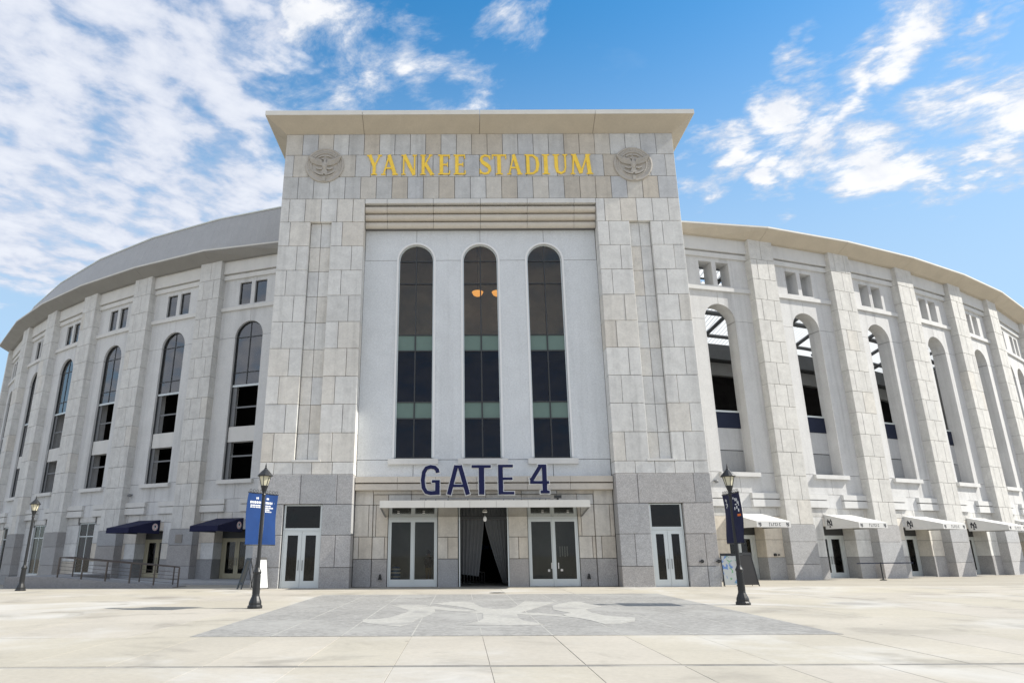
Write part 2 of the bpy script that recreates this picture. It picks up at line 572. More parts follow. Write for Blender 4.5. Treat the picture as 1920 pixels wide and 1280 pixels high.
def build_ground():
    xs = [-600, -200, -90] + [-60 + 2 * i for i in range(61)] + [90, 200, 600]
    ys = [-600, -200, -90] + [-60 + 2 * i for i in range(61)] + [90, 200, 600]
    g = Geo()
    P = [(x, y, zg(x, y)) for y in ys for x in xs]
    n = len(xs)
    F = [(j * n + i, j * n + i + 1, (j + 1) * n + i + 1, (j + 1) * n + i) for j in range(len(ys) - 1) for i in range(n - 1)]
    g.raw(P, F)
    ground = mesh_obj('ground', g, 'ground', smooth=True, kind='structure')
    fr = Frame(0, 0, 0)
    meshes = {}

    def slab(x0, x1, y0, y1):
        w, h = round(x1 - x0 - .007, 3), round(y1 - y0 - .007, 3)
        me = meshes.get((w, h))
        if me is None:
            me = bpy.data.meshes.new('paving_slab')
            a, b, c = w / 2, h / 2, .003
            P = [(-a + c, -b + c, 0), (a - c, -b + c, 0), (a - c, b - c, 0), (-a + c, b - c, 0),
                 (-a, -b, -c), (a, -b, -c), (a, b, -c), (-a, b, -c), (-a, -b, -.06), (a, -b, -.06), (a, b, -.06), (-a, b, -.06)]
            F = [(0, 1, 2, 3)] + [(o + i, o + 4 + i, o + 4 + (i + 1) % 4, o + (i + 1) % 4) for o in (0, 4) for i in range(4)]
            me.from_pydata(P, [], F)
            bm = bmesh.new(); bm.from_mesh(me); bmesh.ops.recalc_face_normals(bm, faces=bm.faces); bm.to_mesh(me); bm.free()
            me.materials.append(M['slab'])
            meshes[(w, h)] = me
        o = bpy.data.objects.new('paving_slab', me)
        COL.objects.link(o)
        o.parent = ground
        o.location = ((x0 + x1) / 2, (y0 + y1) / 2, rnd.uniform(-.002, .002))
        k = rnd.uniform(.97, 1.03)
        o.color = (.405 * k, .375 * k, .315 * k * rnd.uniform(.98, 1.03), 1)

    P = 1.452
    for (y0, y1) in ((-34.5, -29.8), (-29.8, -25.33), (-25.17, -21.4)):
        for i in range(-11, 12):
            slab(.62 + i * P, .62 + (i + 1) * P, y0, y1)
    for (y0, y1) in ((-21.4, -17.5), (-17.5, -13.7), (-13.7, -9.8), (-9.8, -6.0), (-6.0, -2.6), (-2.6, 0.0)):
        for i in range(-12, 12):
            slab(.62 + i * 2 * P, .62 + (i + 1) * 2 * P, y0, y1)
    mesh_obj('joint_strip', Geo().box(-15.4, 17.9, -25.325, -25.175, -.05, -.004), 'strip', ground)
    # the big paved field with the pale interlocked letters let into it
    g = Geo().slab([(-6.85, -21.3), (6.6, -21.3), (6.95, -6.05), (-7.05, -6.05)], -.02, .007)
    field = mesh_obj('paver_field', g, 'paver', kind='structure')

    for i in range(-5, 5):
        x = .62 + i * P
        if abs(x) < 6.3:
            mesh_obj('joint_strip', Geo().box(x - .014, x + .014, -21.28, -6.08, -.01, .0085), 'emblem', field)

    def gp(px, py):          # a point of the inlay, measured in the photograph, as a place on the ground
        x, y = 680 + px / 3.84, 1110 + py / 3.84
        u, v = (x - 862) / 1280, -(y - 640) / 1280
        u, v = u + .004 * v, v - .004 * u
        t = R(17.3)
        fw, up = math.cos(t) - v * math.sin(t), math.sin(t) + v * math.cos(t)
        k = -1.6 / up
        return (CAM.x + u * k, CAM.y + fw * k)
    shapes = [
        [(210, 97), (300, 90), (400, 88), (470, 95), (520, 122), (520, 140), (470, 168), (400, 192), (340, 226), (260, 246), (160, 240), (60, 226),
         (0, 214), (0, 197), (100, 193), (180, 185), (270, 160), (325, 142), (322, 126), (270, 110)],
        [(480, 105), (500, 100), (640, 116), (850, 138), (1000, 142), (1120, 146), (1300, 152), (1480, 172), (1500, 184), (1380, 172), (1120, 160),
         (850, 152), (640, 136), (500, 122)],
        [(510, 84), (640, 69), (770, 66), (815, 88), (865, 112), (960, 122), (1050, 118), (1095, 108), (1130, 88), (1170, 62), (1280, 66), (1380, 74),
         (1330, 88), (1270, 106), (1160, 138), (1112, 160), (1120, 185), (1160, 206), (1250, 222), (1310, 233), (1200, 238), (880, 238), (720, 237),
         (770, 224), (830, 213), (868, 192), (862, 150), (800, 126), (720, 108), (620, 96)],
        [(1365, 100), (1420, 84), (1490, 70), (1560, 68), (1620, 84), (1720, 100), (1660, 112), (1602, 124), (1650, 148), (1740, 168), (1860, 178),
         (1960, 182), (1960, 208), (1850, 226), (1740, 231), (1650, 205), (1560, 188), (1480, 178), (1440, 160), (1500, 150), (1440, 140), (1370, 126)],
    ]
    for k, sh in enumerate(shapes):
        g = Geo().slab([gp(*p) for p in sh], -.01, .010 + .0015 * k)
        mesh_obj('pale_letter_inlay', g, 'emblem', field)
    # ramp, landing and threshold in front of the left wing
    g = Geo()
    top = [(-16.3, .0), (-22.9, .55)]
    for a, b in ((top[0], top[1]),):
        P = [(a[0], 1.3, -.1), (b[0], 1.5, -.1), (b[0], 3.3, -.1), (a[0], 3.1, -.1),
             (a[0], 1.3, .03), (b[0], 1.5, .55), (b[0], 3.3, .55), (a[0], 3.1, .03)]
        g.raw(P, [(0, 1, 2, 3), (4, 5, 6, 7), (0, 1, 5, 4), (1, 2, 6, 5), (2, 3, 7, 6), (3, 0, 4, 7)])
    g.raw([(-22.9, 1.5, -.6), (-25.4, 1.7, -.6), (-25.4, 8, -.6), (-22.9, 8, -.6), (-22.9, 1.5, .55), (-25.4, 1.7, .55), (-25.4, 8, .55), (-22.9, 8, .55)],
          [(0, 1, 2, 3), (4, 5, 6, 7), (0, 1, 5, 4), (1, 2, 6, 5), (2, 3, 7, 6), (3, 0, 4, 7)])
    mesh_obj('access_ramp', g, 'granite', color=(.27, .265, .265), kind='structure')
    g = Geo().slab([(-12.0, 4.6), (-12.0, 12), (-27.5, 18.5), (-27.5, 9.0), (-23, 5.0)], -.7, .09)
    mesh_obj('entrance_landing', g, 'slab', color=(.36, .37, .38), kind='structure')


build_ground()


# ------------------------------------------------------------------ the gate tower
T0 = Frame(0, 0, 0)
HW = 11.9
tower = thing('gate_tower', (0, 0, 0), 'tall square limestone entrance tower with flared cornice and three arched windows', 'building')


def tstone(s0, s1, z0, z1, w, d=None, t=.48, mat='stone', col=None):
    d = rnd.uniform(-.004, .004) if d is None else d
    block('stone' if mat == 'stone' else 'granite_block', T0, s0, s1, d, d + t, z0, z1, mat, tower, col or pick(w, 1.0, .45))


def door_pair(parent, fr, s0, s1, z0, z1, d, mat='alum', gl='glass_door', stile=.13, bottom=.30, handles=True, hcol='steel'):
    """two glazed leaves in a frame"""
    mid = (s0 + s1) / 2
    fo = mesh_obj('door_frame', Geo(fr).frame_rect(s0, s1, z0, z1, .06, d - .02, d + .12, tb=.02), mat, parent)
    for k, (a, b) in enumerate(((s0 + .063, mid - .006), (mid + .006, s1 - .063))):
        lf = mesh_obj('door', Geo(fr).frame_rect(a, b, z0 + .025, z1 - .065, stile, d, d + .06, tb=bottom, tt=stile), mat, parent)
        mesh_obj('pane', Geo(fr).box(a + stile - .01, b - stile + .01, d + .024, d + .036, z0 + .025 + bottom - .01, z1 - .065 - stile + .01), gl, lf)
        if handles:
            hs = b - stile * .5 if k == 0 else a + stile * .5
            g = Geo(fr).tube((hs, d - .06, z0 + .85), (hs, d - .06, z0 + 1.35), .016, 6)
            g.tube((hs, d - .06, z0 + .9), (hs, d + .01, z0 + .9), .012, 5).tube((hs, d - .06, z0 + 1.3), (hs, d + .01, z0 + 1.3), .012, 5)
            mesh_obj('handle', g, hcol, lf)


def build_tower():
    # hidden masonry behind the dressed stones: piers, top block, side and back walls, roof
    g = Geo()
    for a, b in ((-HW + .04, -6.94), (6.94, HW - .04)):
        sgn = -1 if a < 0 else 1
        if sgn < 0:
            g.box(a, -10.50, .47, 6, -.3, 4.12); g.box(-8.43, b, .47, 6, -.3, 4.12); g.box(a, b, .47, 6, 4.12, 26.42)
            g.box(-10.50, -8.43, 2.2, 6, -.3, 4.12)
        else:
            g.box(10.33, b, .47, 6, -.3, 4.12); g.box(a, 8.52, .47, 6, -.3, 4.12); g.box(a, b, .47, 6, 4.12, 26.42)
            g.box(8.52, 10.33, 2.2, 6, -.3, 4.12)
    g.box(-6.94, 6.94, .47, 6, 21.95, 26.42)
    g.box(-6.94, 6.94, 6, 6.3, 5.2, 26.42)
    mesh_obj('masonry_core', g, 'mortar', tower)
    g = Geo().box(-HW, HW, 6.3, 14, 4.3, 26.9).box(-HW, HW, 9.35, 14, -.3, 4.28)
    for x in (-HW, HW - .3):
        g.box(x, x + .3, 6.05, 9.34, -.3, 4.28)
    mesh_obj('rear_block', g, 'precast', tower, color=(.5, .5, .49))
    # the sides of the tower: coursed stone, far too oblique to pick apart from the front
    g = Geo()
    for sx in (-1, 1):
        zz = [-.3, .99, 2.57, 4.12, 5.65, 6.3] + [6.3 + 1.5643 * k for k in range(1, 10)] + [21.93, 23.42, 24.93, 26.4]
        for i in range(len(zz) - 1):
            for k in range(5):
                y0 = .50 + k * 1.15 + (.0 if i % 2 else .0)
                a, b = sorted((sx * (HW - .03), sx * HW))
                g.box(a, b, y0 + .012, y0 + 1.138, zz[i] + .012, zz[i + 1] - .012)
    mesh_obj('side_cladding', g, 'stone', tower, color=(.50, .49, .46), kind='stuff')

    # frieze: three full courses
    P = .944
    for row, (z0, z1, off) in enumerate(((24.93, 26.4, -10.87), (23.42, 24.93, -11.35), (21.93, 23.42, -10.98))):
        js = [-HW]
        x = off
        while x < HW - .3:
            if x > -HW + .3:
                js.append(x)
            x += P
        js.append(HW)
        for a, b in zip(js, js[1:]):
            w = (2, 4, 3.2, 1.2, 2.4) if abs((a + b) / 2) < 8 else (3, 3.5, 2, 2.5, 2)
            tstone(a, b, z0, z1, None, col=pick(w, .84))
    # piers
    zc = [6.3, 7.86, 9.43, 11.0, 12.6, 14.18, 15.76, 17.32, 18.86, 20.41, 21.93]
    for side in (-1, 1):
        def X(v):
            return v if side < 0 else v
        o, i = (-HW, -6.9) if side < 0 else (6.9, HW)
        n0, n1 = (-10.08, -8.84) if side < 0 else (8.80, 10.04)
        w = (5, 1.2, .5, 5, .3) if side < 0 else (1.6, 2.4, .1, 7, .5)
        # plain course above the niche
        js = [o] + [o + .5 + .95 * k for k in range(5)] + [i]
        for a, b in zip(js, js[1:]):
            tstone(a, b, zc[9], zc[10], w, t=.88 if (a == 6.9 or b == -6.9) else .48)
        for r in range(9):
            z0, z1 = zc[r], zc[r + 1]
            k = r % 2
            for a, b in ((o, n0), (n1, i)):
                L = b - a
                cut = a + L * ((.64 if k else .36) + rnd.uniform(-.02, .02))
                for u, v in ((a, cut), (cut, b)):
                    tstone(u, v, z0, z1, w, t=.88 if (u == 6.9 or v == -6.9) else .48)
            m = (n0 + n1) / 2
            for u, v in ((n0, m), (m, n1)):
                tstone(u + (.006 if u == n0 else 0), v - (.006 if v == n1 else 0), z0, z1, w, d=.235, t=.24)
        # low course over the granite
        js = [o] + [o + L for L in ((.75, 1.75, 2.75, 3.85) if side < 0 else (1.1, 2.15, 3.2, 4.2))] + [i]
        for a, b in zip(js, js[1:]):
            tstone(a, b, 5.65, 6.3, w, t=.88 if (a == 6.9 or b == -6.9) else .48)
        mesh_obj('niche_sill', Geo().box(n0 - .14, n1 + .14, -.05, .3, 6.305, 6.42), 'trim', tower)
        # granite base with its door
        d0, d1 = (-10.48, -8.45) if side < 0 else (8.54, 10.31)
        rows = [(4.12, 5.65, [o, o + 2.25, o + 4.15, i] if side < 0 else [o, o + 1.15, o + 4.1, i]),
                (2.57, 4.12, [o, d0, None, d1, i]),
                (.99, 2.57, [o, d0, None, d1, d1 + .75, i] if side < 0 else [o, o + .78, d0, None, d1, d1 + .95, i]),
                (-.05, .99, [o, d0, None, d1, i] if side < 0 else [o, d0, None, d1, d1 + .95, i])]
        for z0, z1, js in rows:
            for a, b in zip(js, js[1:]):
                if a is None or b is None:
                    continue
                tstone(a, b, z0, z1, None, d=-.045 + rnd.uniform(-.004, .004), t=.93 if (a == 6.9 or b == -6.9) else .53, mat='granite', col=gran(.36 if z0 > .9 else .33))
        # recessed door with a transom light
        fr = T0
        tr = mesh_obj('transom_frame', Geo(fr).frame_rect(d0 + .03, d1 - .03, 2.83, 4.10, .09, .16, .30, tb=.1, tt=.05), 'alum', tower)
        mesh_obj('pane', Geo(fr).box(d0 + .11, d1 - .11, .22, .235, 2.92, 4.06), 'glass_door', tr)
        door_pair(tower, fr, d0 + .03, d1 - .03, 0.0, 2.825, .17, stile=.19, bottom=.32)
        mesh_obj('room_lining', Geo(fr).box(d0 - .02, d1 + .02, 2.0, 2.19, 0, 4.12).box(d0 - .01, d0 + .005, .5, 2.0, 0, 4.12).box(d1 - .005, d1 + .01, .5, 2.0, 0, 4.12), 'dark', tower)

    # flared cornice: three pieces along the front, one each side
    H1, H2, O = 26.4, 27.03, 1.07
    cuts = [-HW, -7.12, 0.0, 7.0, HW]
    for a, b in zip(cuts, cuts[1:]):
        e = .012
        a0, b0 = a + (e if a > -HW else 0), b - (e if b < HW else 0)
        a1, b1 = (a0 if a > -HW else a - O), (b0 if b < HW else b + O)
        g = Geo()
        g.raw([(a0, -.0, H1), (b0, -.0, H1), (b1, -O, H2), (a1, -O, H2), (a1, .8, H2), (b1, .8, H2), (b0, .8, H1), (a0, .8, H1)],
              [(0, 1, 2, 3), (3, 2, 5, 4), (4, 5, 6, 7), (7, 6, 1, 0), (0, 3, 4, 7), (1, 2, 5, 6)])
        mesh_obj('cornice_soffit', g, 'soffit', tower)
        g = Geo().box(a1 - (.03 if a == -HW else 0), b1 + (.03 if b == HW else 0), -O - .03, .8, H2 + .002, H2 + .30)
        mesh_obj('cornice_cap', g, 'coping', tower)
    for sx in (-1, 1):
        for y0, y1 in ((.812, 7.0), (7.02, 14.0)):
            g = Geo()
            g.raw([(sx * HW, y0, H1), (sx * HW, y1, H1), (sx * (HW + O), y1, H2), (sx * (HW + O), y0, H2), (sx * (HW - .5), y0, H2), (sx * (HW - .5), y1, H2),
                   (sx * (HW - .5), y0, H1), (sx * (HW - .5), y1, H1)],
                  [(0, 1, 2, 3), (3, 2, 5, 4), (4, 5, 7, 6), (6, 7, 1, 0), (0, 3, 4, 6), (1, 2, 5, 7)])
            mesh_obj('cornice_soffit', g, 'soffit', tower)
            a, b = sorted((sx * (HW - .5), sx * (HW + O + .03)))
            mesh_obj('cornice_cap', Geo().box(a, b, y0, y1, H2 + .002, H2 + .30), 'coping', tower)
    mesh_obj('roof', Geo().box(-HW + .5, HW - .5, .8, 14, H2 - .2, H2 + .05), 'core', tower)

    # stepped moulding closing the top of the recess
    cuts = [-6.89, -5.58, -2.82, 0.0, 2.80, 5.60, 6.89]
    for a, b in zip(cuts, cuts[1:]):
        g = Geo().extr([(-.02, 21.91), (-.02, 21.62), (.9, 21.62), (.9, 21.91)], a + .01, b - .01)
        mesh_obj('moulding_fillet', g, 'trim', tower)
        for k, (zt, zb, d) in enumerate(((21.52, 21.13, .10), (21.08, 20.69, .26), (20.64, 20.25, .42))):
            h = (zt - zb) / 2
            prof = [(.9, zb), (.9, zt)] + [(d + .17 - .17 * math.sin(R(180 * i / 8)), zt - h + h * math.cos(R(180 * i / 8))) for i in range(9)]
            mesh_obj('moulding_roll', Geo().extr(prof, a + .01, b - .01), 'mould', tower)
    mesh_obj('moulding_backing', Geo().box(-6.9, 6.9, .62, .95, 20.24, 21.93), 'mortar', tower)

    # recessed stucco wall in panels round the three arched windows
    wc = (-3.83, -.03, 3.78)
    wh, zb, zs = 1.03, 6.64, 18.30
    D0, D1 = .90, 1.40
    edges = [-6.9] + list(wc) + [6.9]
    e = .014
    for i in range(4):
        a, b = edges[i] + e, edges[i + 1] - e
        out = [(a, 20.25)]
        if i > 0:
            out += [(x, z) for x, z in arc(edges[i], wh + .02, zs, 90, 0) if x > a]
            out[1:1] = [(a, zs + wh + .02)]
        else:
            out += [(a, zs + e)]
        if i > 0:
            out += [(edges[i] + wh + .02, zs + e)]
        if i < 3:
            out += [(edges[i + 1] - wh - .02, zs + e)]
            out += [(x, z) for x, z in arc(edges[i + 1], wh + .02, zs, 180, 90) if x < b and z > zs + e]
            out += [(b, zs + wh + .02)]
        else:
            out += [(b, zs + e)]
        out += [(b, 20.25)]
        mesh_obj('wall_panel', Geo().prism(out[::-1], D0, D1), 'stucco', tower)
        a2 = -6.9 if i == 0 else edges[i] + wh + .02
        b2 = 6.9 if i == 3 else edges[i + 1] - wh - .02
        mesh_obj('wall_panel', Geo().box(a2, b2, D0, D1, 6.52 + e, zs - e), 'stucco', tower)
    for a, b in ((-6.9, wc[0]), (wc[0], wc[1]), (wc[1], wc[2]), (wc[2], 6.9)):
        mesh_obj('wall_panel', Geo().box(a + e, b - e, D0, D1, 5.62, 6.52 - e), 'stucco', tower)
    g = Geo().box(-6.9, 6.9, D1 - .3, D1 - .05, 5.6, zb - .02)
    for a, b in ((-6.9, wc[0] - wh - .06), (wc[0] + wh + .06, wc[1] - wh - .06), (wc[1] + wh + .06, wc[2] - wh - .06), (wc[2] + wh + .06, 6.9)):
        g.box(a, b, D0 + .03, D1 - .03, zb, 20.2)
    for c in wc:
        g.prism(([(c - wh - .1, zs)] + arc(c, wh + .06, zs, 180, 0)[1:-1] + [(c + wh + .1, zs), (c + wh + .1, 20.2), (c - wh - .1, 20.2)]), D0 + .03, D1 - .05)
    mesh_obj('joint_backing', g, 'core', tower)
    for c in wc:
        w = mesh_obj('window', Geo().prism([(c - wh - .12, zb)] + arc(c, wh + .12, zs, 180, 0) + [(c + wh + .12, zb)] + [(c + wh + .012, zb)] + arc(c, wh + .012, zs, 0, 180) + [(c - wh - .012, zb)], D0 - .045, D0 + .10), 'ring', tower)
        f = Geo().prism([(c - wh - .008, zb)] + arc(c, wh + .008, zs, 180, 0) + [(c + wh + .008, zb)] + [(c + wh - .05, zb)] + arc(c, wh - .05, zs, 0, 180) + [(c - wh + .05, zb)], D0 + .12, D0 + .30)
        mesh_obj('frame', f, 'alum', w)
        zr = [zb, 8.81, 9.75, 12.73, 13.69, 16.87, zs]
        g = Geo().box(c - .035, c + .035, D0 + .13, D0 + .26, zb, zs + wh - .05)
        for z in zr:
            g.box(c - wh + .05, c - .035, D0 + .14, D0 + .26, z - .035, z + .035).box(c + .035, c + wh - .05, D0 + .14, D0 + .26, z - .035, z + .035)
        mesh_obj('mullion', g, 'mullion', w)
        for j in range(6):
            mat = 'spandrel' if j in (1, 3) else ('glass_sky_tint' if j < 4 else 'glass_top')
            for a, b in ((c - wh + .04, c - .03), (c + .03, c + wh - .04)):
                mesh_obj('spandrel_panel' if j in (1, 3) else 'pane', Geo().box(a, b, D0 + .19, D0 + .205, zr[j] + .03, zr[j + 1] - .03), mat, w)
        for s in (0, 1):
            pts = [p for p in (arc(c, wh - .04, zs, 88, 0, 9) if s else arc(c, wh - .04, zs, 180, 92, 9))]
            out = [(c + .03, zs + .03)] + pts[:-1] + [(c + wh - .05, zs + .03)] if s else [(c - wh + .05, zs + .03)] + pts[1:] + [(c - .03, zs + .03)]
            mesh_obj('pane', Geo().prism(out, D0 + .19, D0 + .205), 'glass_top', w)
        mesh_obj('sill', Geo().box(c - wh - .33, c + wh + .33, D0 - .22, D0 + .14, 6.26, 6.56), 'trim', w)
    # rooms behind the windows
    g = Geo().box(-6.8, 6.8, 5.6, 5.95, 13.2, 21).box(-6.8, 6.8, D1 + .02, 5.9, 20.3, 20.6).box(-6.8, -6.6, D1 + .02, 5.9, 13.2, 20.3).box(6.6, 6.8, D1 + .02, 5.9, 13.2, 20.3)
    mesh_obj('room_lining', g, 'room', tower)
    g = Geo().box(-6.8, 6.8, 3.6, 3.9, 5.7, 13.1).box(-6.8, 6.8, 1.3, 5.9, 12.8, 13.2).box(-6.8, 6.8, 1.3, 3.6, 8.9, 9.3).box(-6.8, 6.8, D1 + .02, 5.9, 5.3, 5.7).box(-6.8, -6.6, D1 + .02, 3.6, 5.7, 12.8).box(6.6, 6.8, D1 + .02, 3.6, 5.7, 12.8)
    mesh_obj('room_lining', g, 'room_sky_tint', tower)

    # twin band courses over the canopy
    cuts = [-6.88, -4.63, -2.6, -.4, 2.3, 4.6, 6.88]
    for z0, z1, d in ((5.27, 5.58, .48), (4.88, 5.20, .52)):
        for a, b in zip(cuts, cuts[1:]):
            mesh_obj('band_course', Geo().box(a + .008, b - .008, d, 1.2, z0, z1), 'mould', tower)
    mesh_obj('band_backing', Geo().box(-6.9, 6.9, .86, 1.3, 4.86, 5.62), 'mould', tower)

    # stone entrance wall in the recess
    D = .90
    w = (6, 0, 3, .6, 0)
    def es(a, b, z0, z1, d=D, gr=False, t=.6):
        block('granite_block' if gr else 'stone', T0, a, b, d, d + t, z0, z1, 'granite' if gr else 'stone', tower, gran(.31) if gr else pick(w, .92, .25))
    for side, (o, fr_, i) in ((-1, (-6.9, -5.93, -5.12)), (1, (6.9, 5.86, 4.98))):
        for a, b, d in ((o, fr_, D), (fr_, i, D + .09)):
            a, b = min(a, b), max(a, b)
            es(a, b, -.05, 1.38, d, True)
            m = a + (b - a) * (.28 if d == D else .8)
            es(a, m, 1.38, 2.5, d); es(m, b, 1.38, 2.5, d)
            m = a + (b - a) * (.78 if d == D else .2)
            es(a, m, 2.5, 4.13, d); es(m, b, 2.5, 4.13, d)
            es(a, b, 4.13, 4.68 if d > D else 4.87, d)
    js = [-5.93, -3.9, -1.9, .1, 2.0, 3.9, 5.86]
    for a, b in zip(js, js[1:]):
        es(a, b, 4.68, 4.87)
        if a > -5.9 and b < 5.8:
            es(a, b, 3.55, 4.68, D + .09)
    es(-5.12, -3.9, 3.55, 4.68, D + .09); es(3.9, 4.98, 3.55, 4.68, D + .09)
    for a, b in ((-2.47, -1.40), (1.27, 2.29)):
        es(a, b, -.05, 1.38, D - .02, True)
        m = (a + b) / 2
        es(a, m, 1.38, 2.47, D - .02); es(m, b, 1.38, 2.47, D - .02); es(a, b, 2.47, 3.55, D - .02)
    g = Geo()
    for a, b in ((-6.88, -5.16), (5.02, 6.88), (-2.45, -1.42), (1.29, 2.27)):
        g.box(a, b, 1.2, 1.6, -.2, 3.55)
    g.box(-6.88, 6.88, 1.2, 1.6, 3.56, 5.6)
    mesh_obj('masonry_core', g, 'mortar', tower)
    # two glazed door sets and the posts of the open middle gate
    for a, b in ((-5.10, -2.50), (2.32, 4.96)):
        door_pair(tower, T0, a, b, 0.0, 3.42, D + .18, stile=.105, bottom=.34, handles=False)
        m = (a + b) / 2
        mesh_obj('door_post', Geo().box(m - .045, m + .045, D + .12, D + .30, 0, 3.42), 'alum', tower)
        mesh_obj('head_rail', Geo().box(a, b, D + .14, D + .32, 3.43, 3.56), 'alum', tower)
    for s in (-1.36, 1.20):
        mesh_obj('gate_post', Geo().box(s, s + .07, D + .02, D + .12, 0, 3.5), 'alum', tower)
    mesh_obj('head_rail', Geo().box(-1.4, 1.27, D + .14, D + .3, 3.40, 3.56), 'mullion', tower)
    for x, z, w, h in ((3.35, .78, .11, .12), (4.02, .80, .12, .11), (3.50, 1.02, .05, .30), (3.86, 1.02, .05, .30)):
        mesh_obj('sticker', Geo().box(x - w / 2, x + w / 2, D + .196, D + .2015, z - h / 2, z + h / 2), 'trim', tower)
    for k in range(4):
        x = 4.05 + .13 * k
        mesh_obj('rack_bar', Geo().box(x, x + .06, 1.9, 1.93, 1.45 + .04 * (k % 2), 2.0), 'trim', tower)
    for a, b in ((-5.4, -2.3), (2.1, 5.2)):
        mesh_obj('hall_partition', Geo().box(a, b, 2.75, 2.85, .01, 3.6), 'partition', tower)
    # hall behind
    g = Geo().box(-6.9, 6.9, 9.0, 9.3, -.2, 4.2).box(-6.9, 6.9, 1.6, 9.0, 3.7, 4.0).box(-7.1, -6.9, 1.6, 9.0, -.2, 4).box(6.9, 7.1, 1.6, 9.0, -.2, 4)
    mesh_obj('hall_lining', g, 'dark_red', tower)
    mesh_obj('hall_floor', Geo().box(-6.9, 6.9, .9, 9.0, -.2, .005), 'strip', tower)
    g = Geo()
    for k in range(9):
        g.box(-.9 + k * .22, -.9 + k * .22 + rnd.uniform(.08, .2), 8.85, 8.98, 1.9, 1.9 + rnd.uniform(.15, .4))
    mesh_obj('hall_banner', g, 'ban_blue', tower)

    # canopy with bright fascia and polished sloping underside
    cuts = [-5.29, -3.05, -2.05, -.80, .52, 2.1, 5.19]
    for a, b in zip(cuts, cuts[1:]):
        mesh_obj('canopy_fascia', Geo().box(a + .005, b - .005, -1.70, -1.60, 3.82, 4.17), 'coping', tower)
    mesh_obj('canopy_roof', Geo().box(-5.27, 5.17, -1.60, .86, 4.0, 4.13), 'steel', tower)
    m = bpy.data.materials.new('polished_soffit'); m.use_nodes = True
    bs = m.node_tree.nodes['Principled BSDF']
    bs.inputs['Base Color'].default_value = (.34, .33, .30, 1); bs.inputs['Metallic'].default_value = 1.0; bs.inputs['Roughness'].default_value = .12
    M['polished'] = m
    js = [-5.2, -3.9, -2.6, -1.3, 0, 1.3, 2.55, 3.85, 5.1]
    for a, b in zip(js, js[1:]):
        mesh_obj('soffit_panel', Geo().extr([(-1.60, 3.84), (.86, 3.50), (.86, 3.54), (-1.60, 3.88)], a + .004, b - .004), 'polished', tower)
    for a, b in ((-5.29, -5.20), (5.10, 5.19)):
        mesh_obj('canopy_cheek', Geo().extr([(-1.60, 3.83), (.86, 3.49), (.86, 4.12), (-1.60, 4.12)], a, b), 'steel', tower)
    g = Geo()
    for s in (-4.45, -3.15, 2.95, 4.25):
        g.lathe([(.001, 0), (.06, 0), (.06, .03)], 10, (s, -.4, 3.62))
    mesh_obj('downlight', g, 'white', tower)

    # valves and hose points on the granite
    for s, d, z in ((-5.45, D + .09, .47), (5.38, D + .09, .47)):
        g = Geo().lathe([(.001, 0), (.10, 0), (.10, .05), (.07, .07), (.07, .16), (.045, .18), (.045, .26), (.001, .27)], 10, (s, d - .12, z - .1))
        mesh_obj('standpipe_valve', g, 'black', tower)
    for s, z in ((11.0, 1.22), (11.85, 1.22)):
        g = Geo().tube((s - .0, -.12, z), (s, .0, z), .085, 10)
        g.tube((s, -.1, z), (s - .16, -.1, z - .02), .03, 6)
        mesh_obj('hose_point', g, 'black', tower)

    # carved round medallions with a spread eagle
    for c in (-9.43, 9.31):
        zc_, r = 24.2, 1.17
        g = Geo()
        prof = [(0, 0), (r, 0), (r, .06), (r - .04, .10), (r - .10, .10), (r - .13, .06), (r - .30, .06), (r - .33, .10), (r - .37, .10), (r - .40, .03), (0, .03)]
        seg = 40
        for k in range(seg):
            a0, a1 = 2 * math.pi * k / seg, 2 * math.pi * (k + 1) / seg
            for (r0, h0), (r1, h1) in zip(prof[1:], prof[2:]):
                g.add([(c + r0 * math.cos(a0), -h0 - .006, zc_ + r0 * math.sin(a0)), (c + r0 * math.cos(a1), -h0 - .006, zc_ + r0 * math.sin(a1)),
                       (c + r1 * math.cos(a1), -h1 - .006, zc_ + r1 * math.sin(a1)), (c + r1 * math.cos(a0), -h1 - .006, zc_ + r1 * math.sin(a0))], [(0, 1, 2, 3)])
        md = mesh_obj('medallion', g, 'medal', tower)
        g = Geo()
        for k in range(22):
            a = R(200 - 220 * k / 21 + 0)
            rr = r - .215
            g.box(c + rr * math.cos(a) - .03, c + rr * math.cos(a) + .03, -.10, -.05, zc_ + rr * math.sin(a) - .055, zc_ + rr * math.sin(a) + .055)
        mesh_obj('raised_rim_marks', g, 'medal', md)
        g = Geo()
        for sx in (-1, 1):
            for k in range(8):
                t = k / 7
                x0, z0_ = .08 + .10 * t, -.05 + .28 * t
                x1, z1_ = 1.05 - .22 * (1 - t) - .05 * t, .18 + .34 * t
                g.prism([(c + sx * x, zc_ + z) for x, z in ribbon([(x0, z0_), ((x0 + x1) / 2, (z0_ + z1_) / 2 - .05), (x1, z1_)], .075, .05)], -.19 - .004 * k + .05 * (1 - t), -.03)
        mesh_obj('eagle_wing', g, 'medal', md)
        g = Geo()
        g.lathe([(.001, -.38), (.10, -.30), (.17, -.10), (.16, .12), (.09, .26), (.10, .34), (.075, .42), (.001, .46)], 10, (c, -.07, zc_ - .02))
        g.prism([(c - .06, zc_ + .40), (c - .24, zc_ + .36), (c - .08, zc_ + .33)], -.16, -.05)
        g.prism([(c - .10, zc_ - .28), (c + .10, zc_ - .28), (c + .22, zc_ - .56), (c, zc_ - .62), (c - .22, zc_ - .56)], -.14, -.03)
        mesh_obj('eagle_body', g, 'medal', md)
        g = Geo()
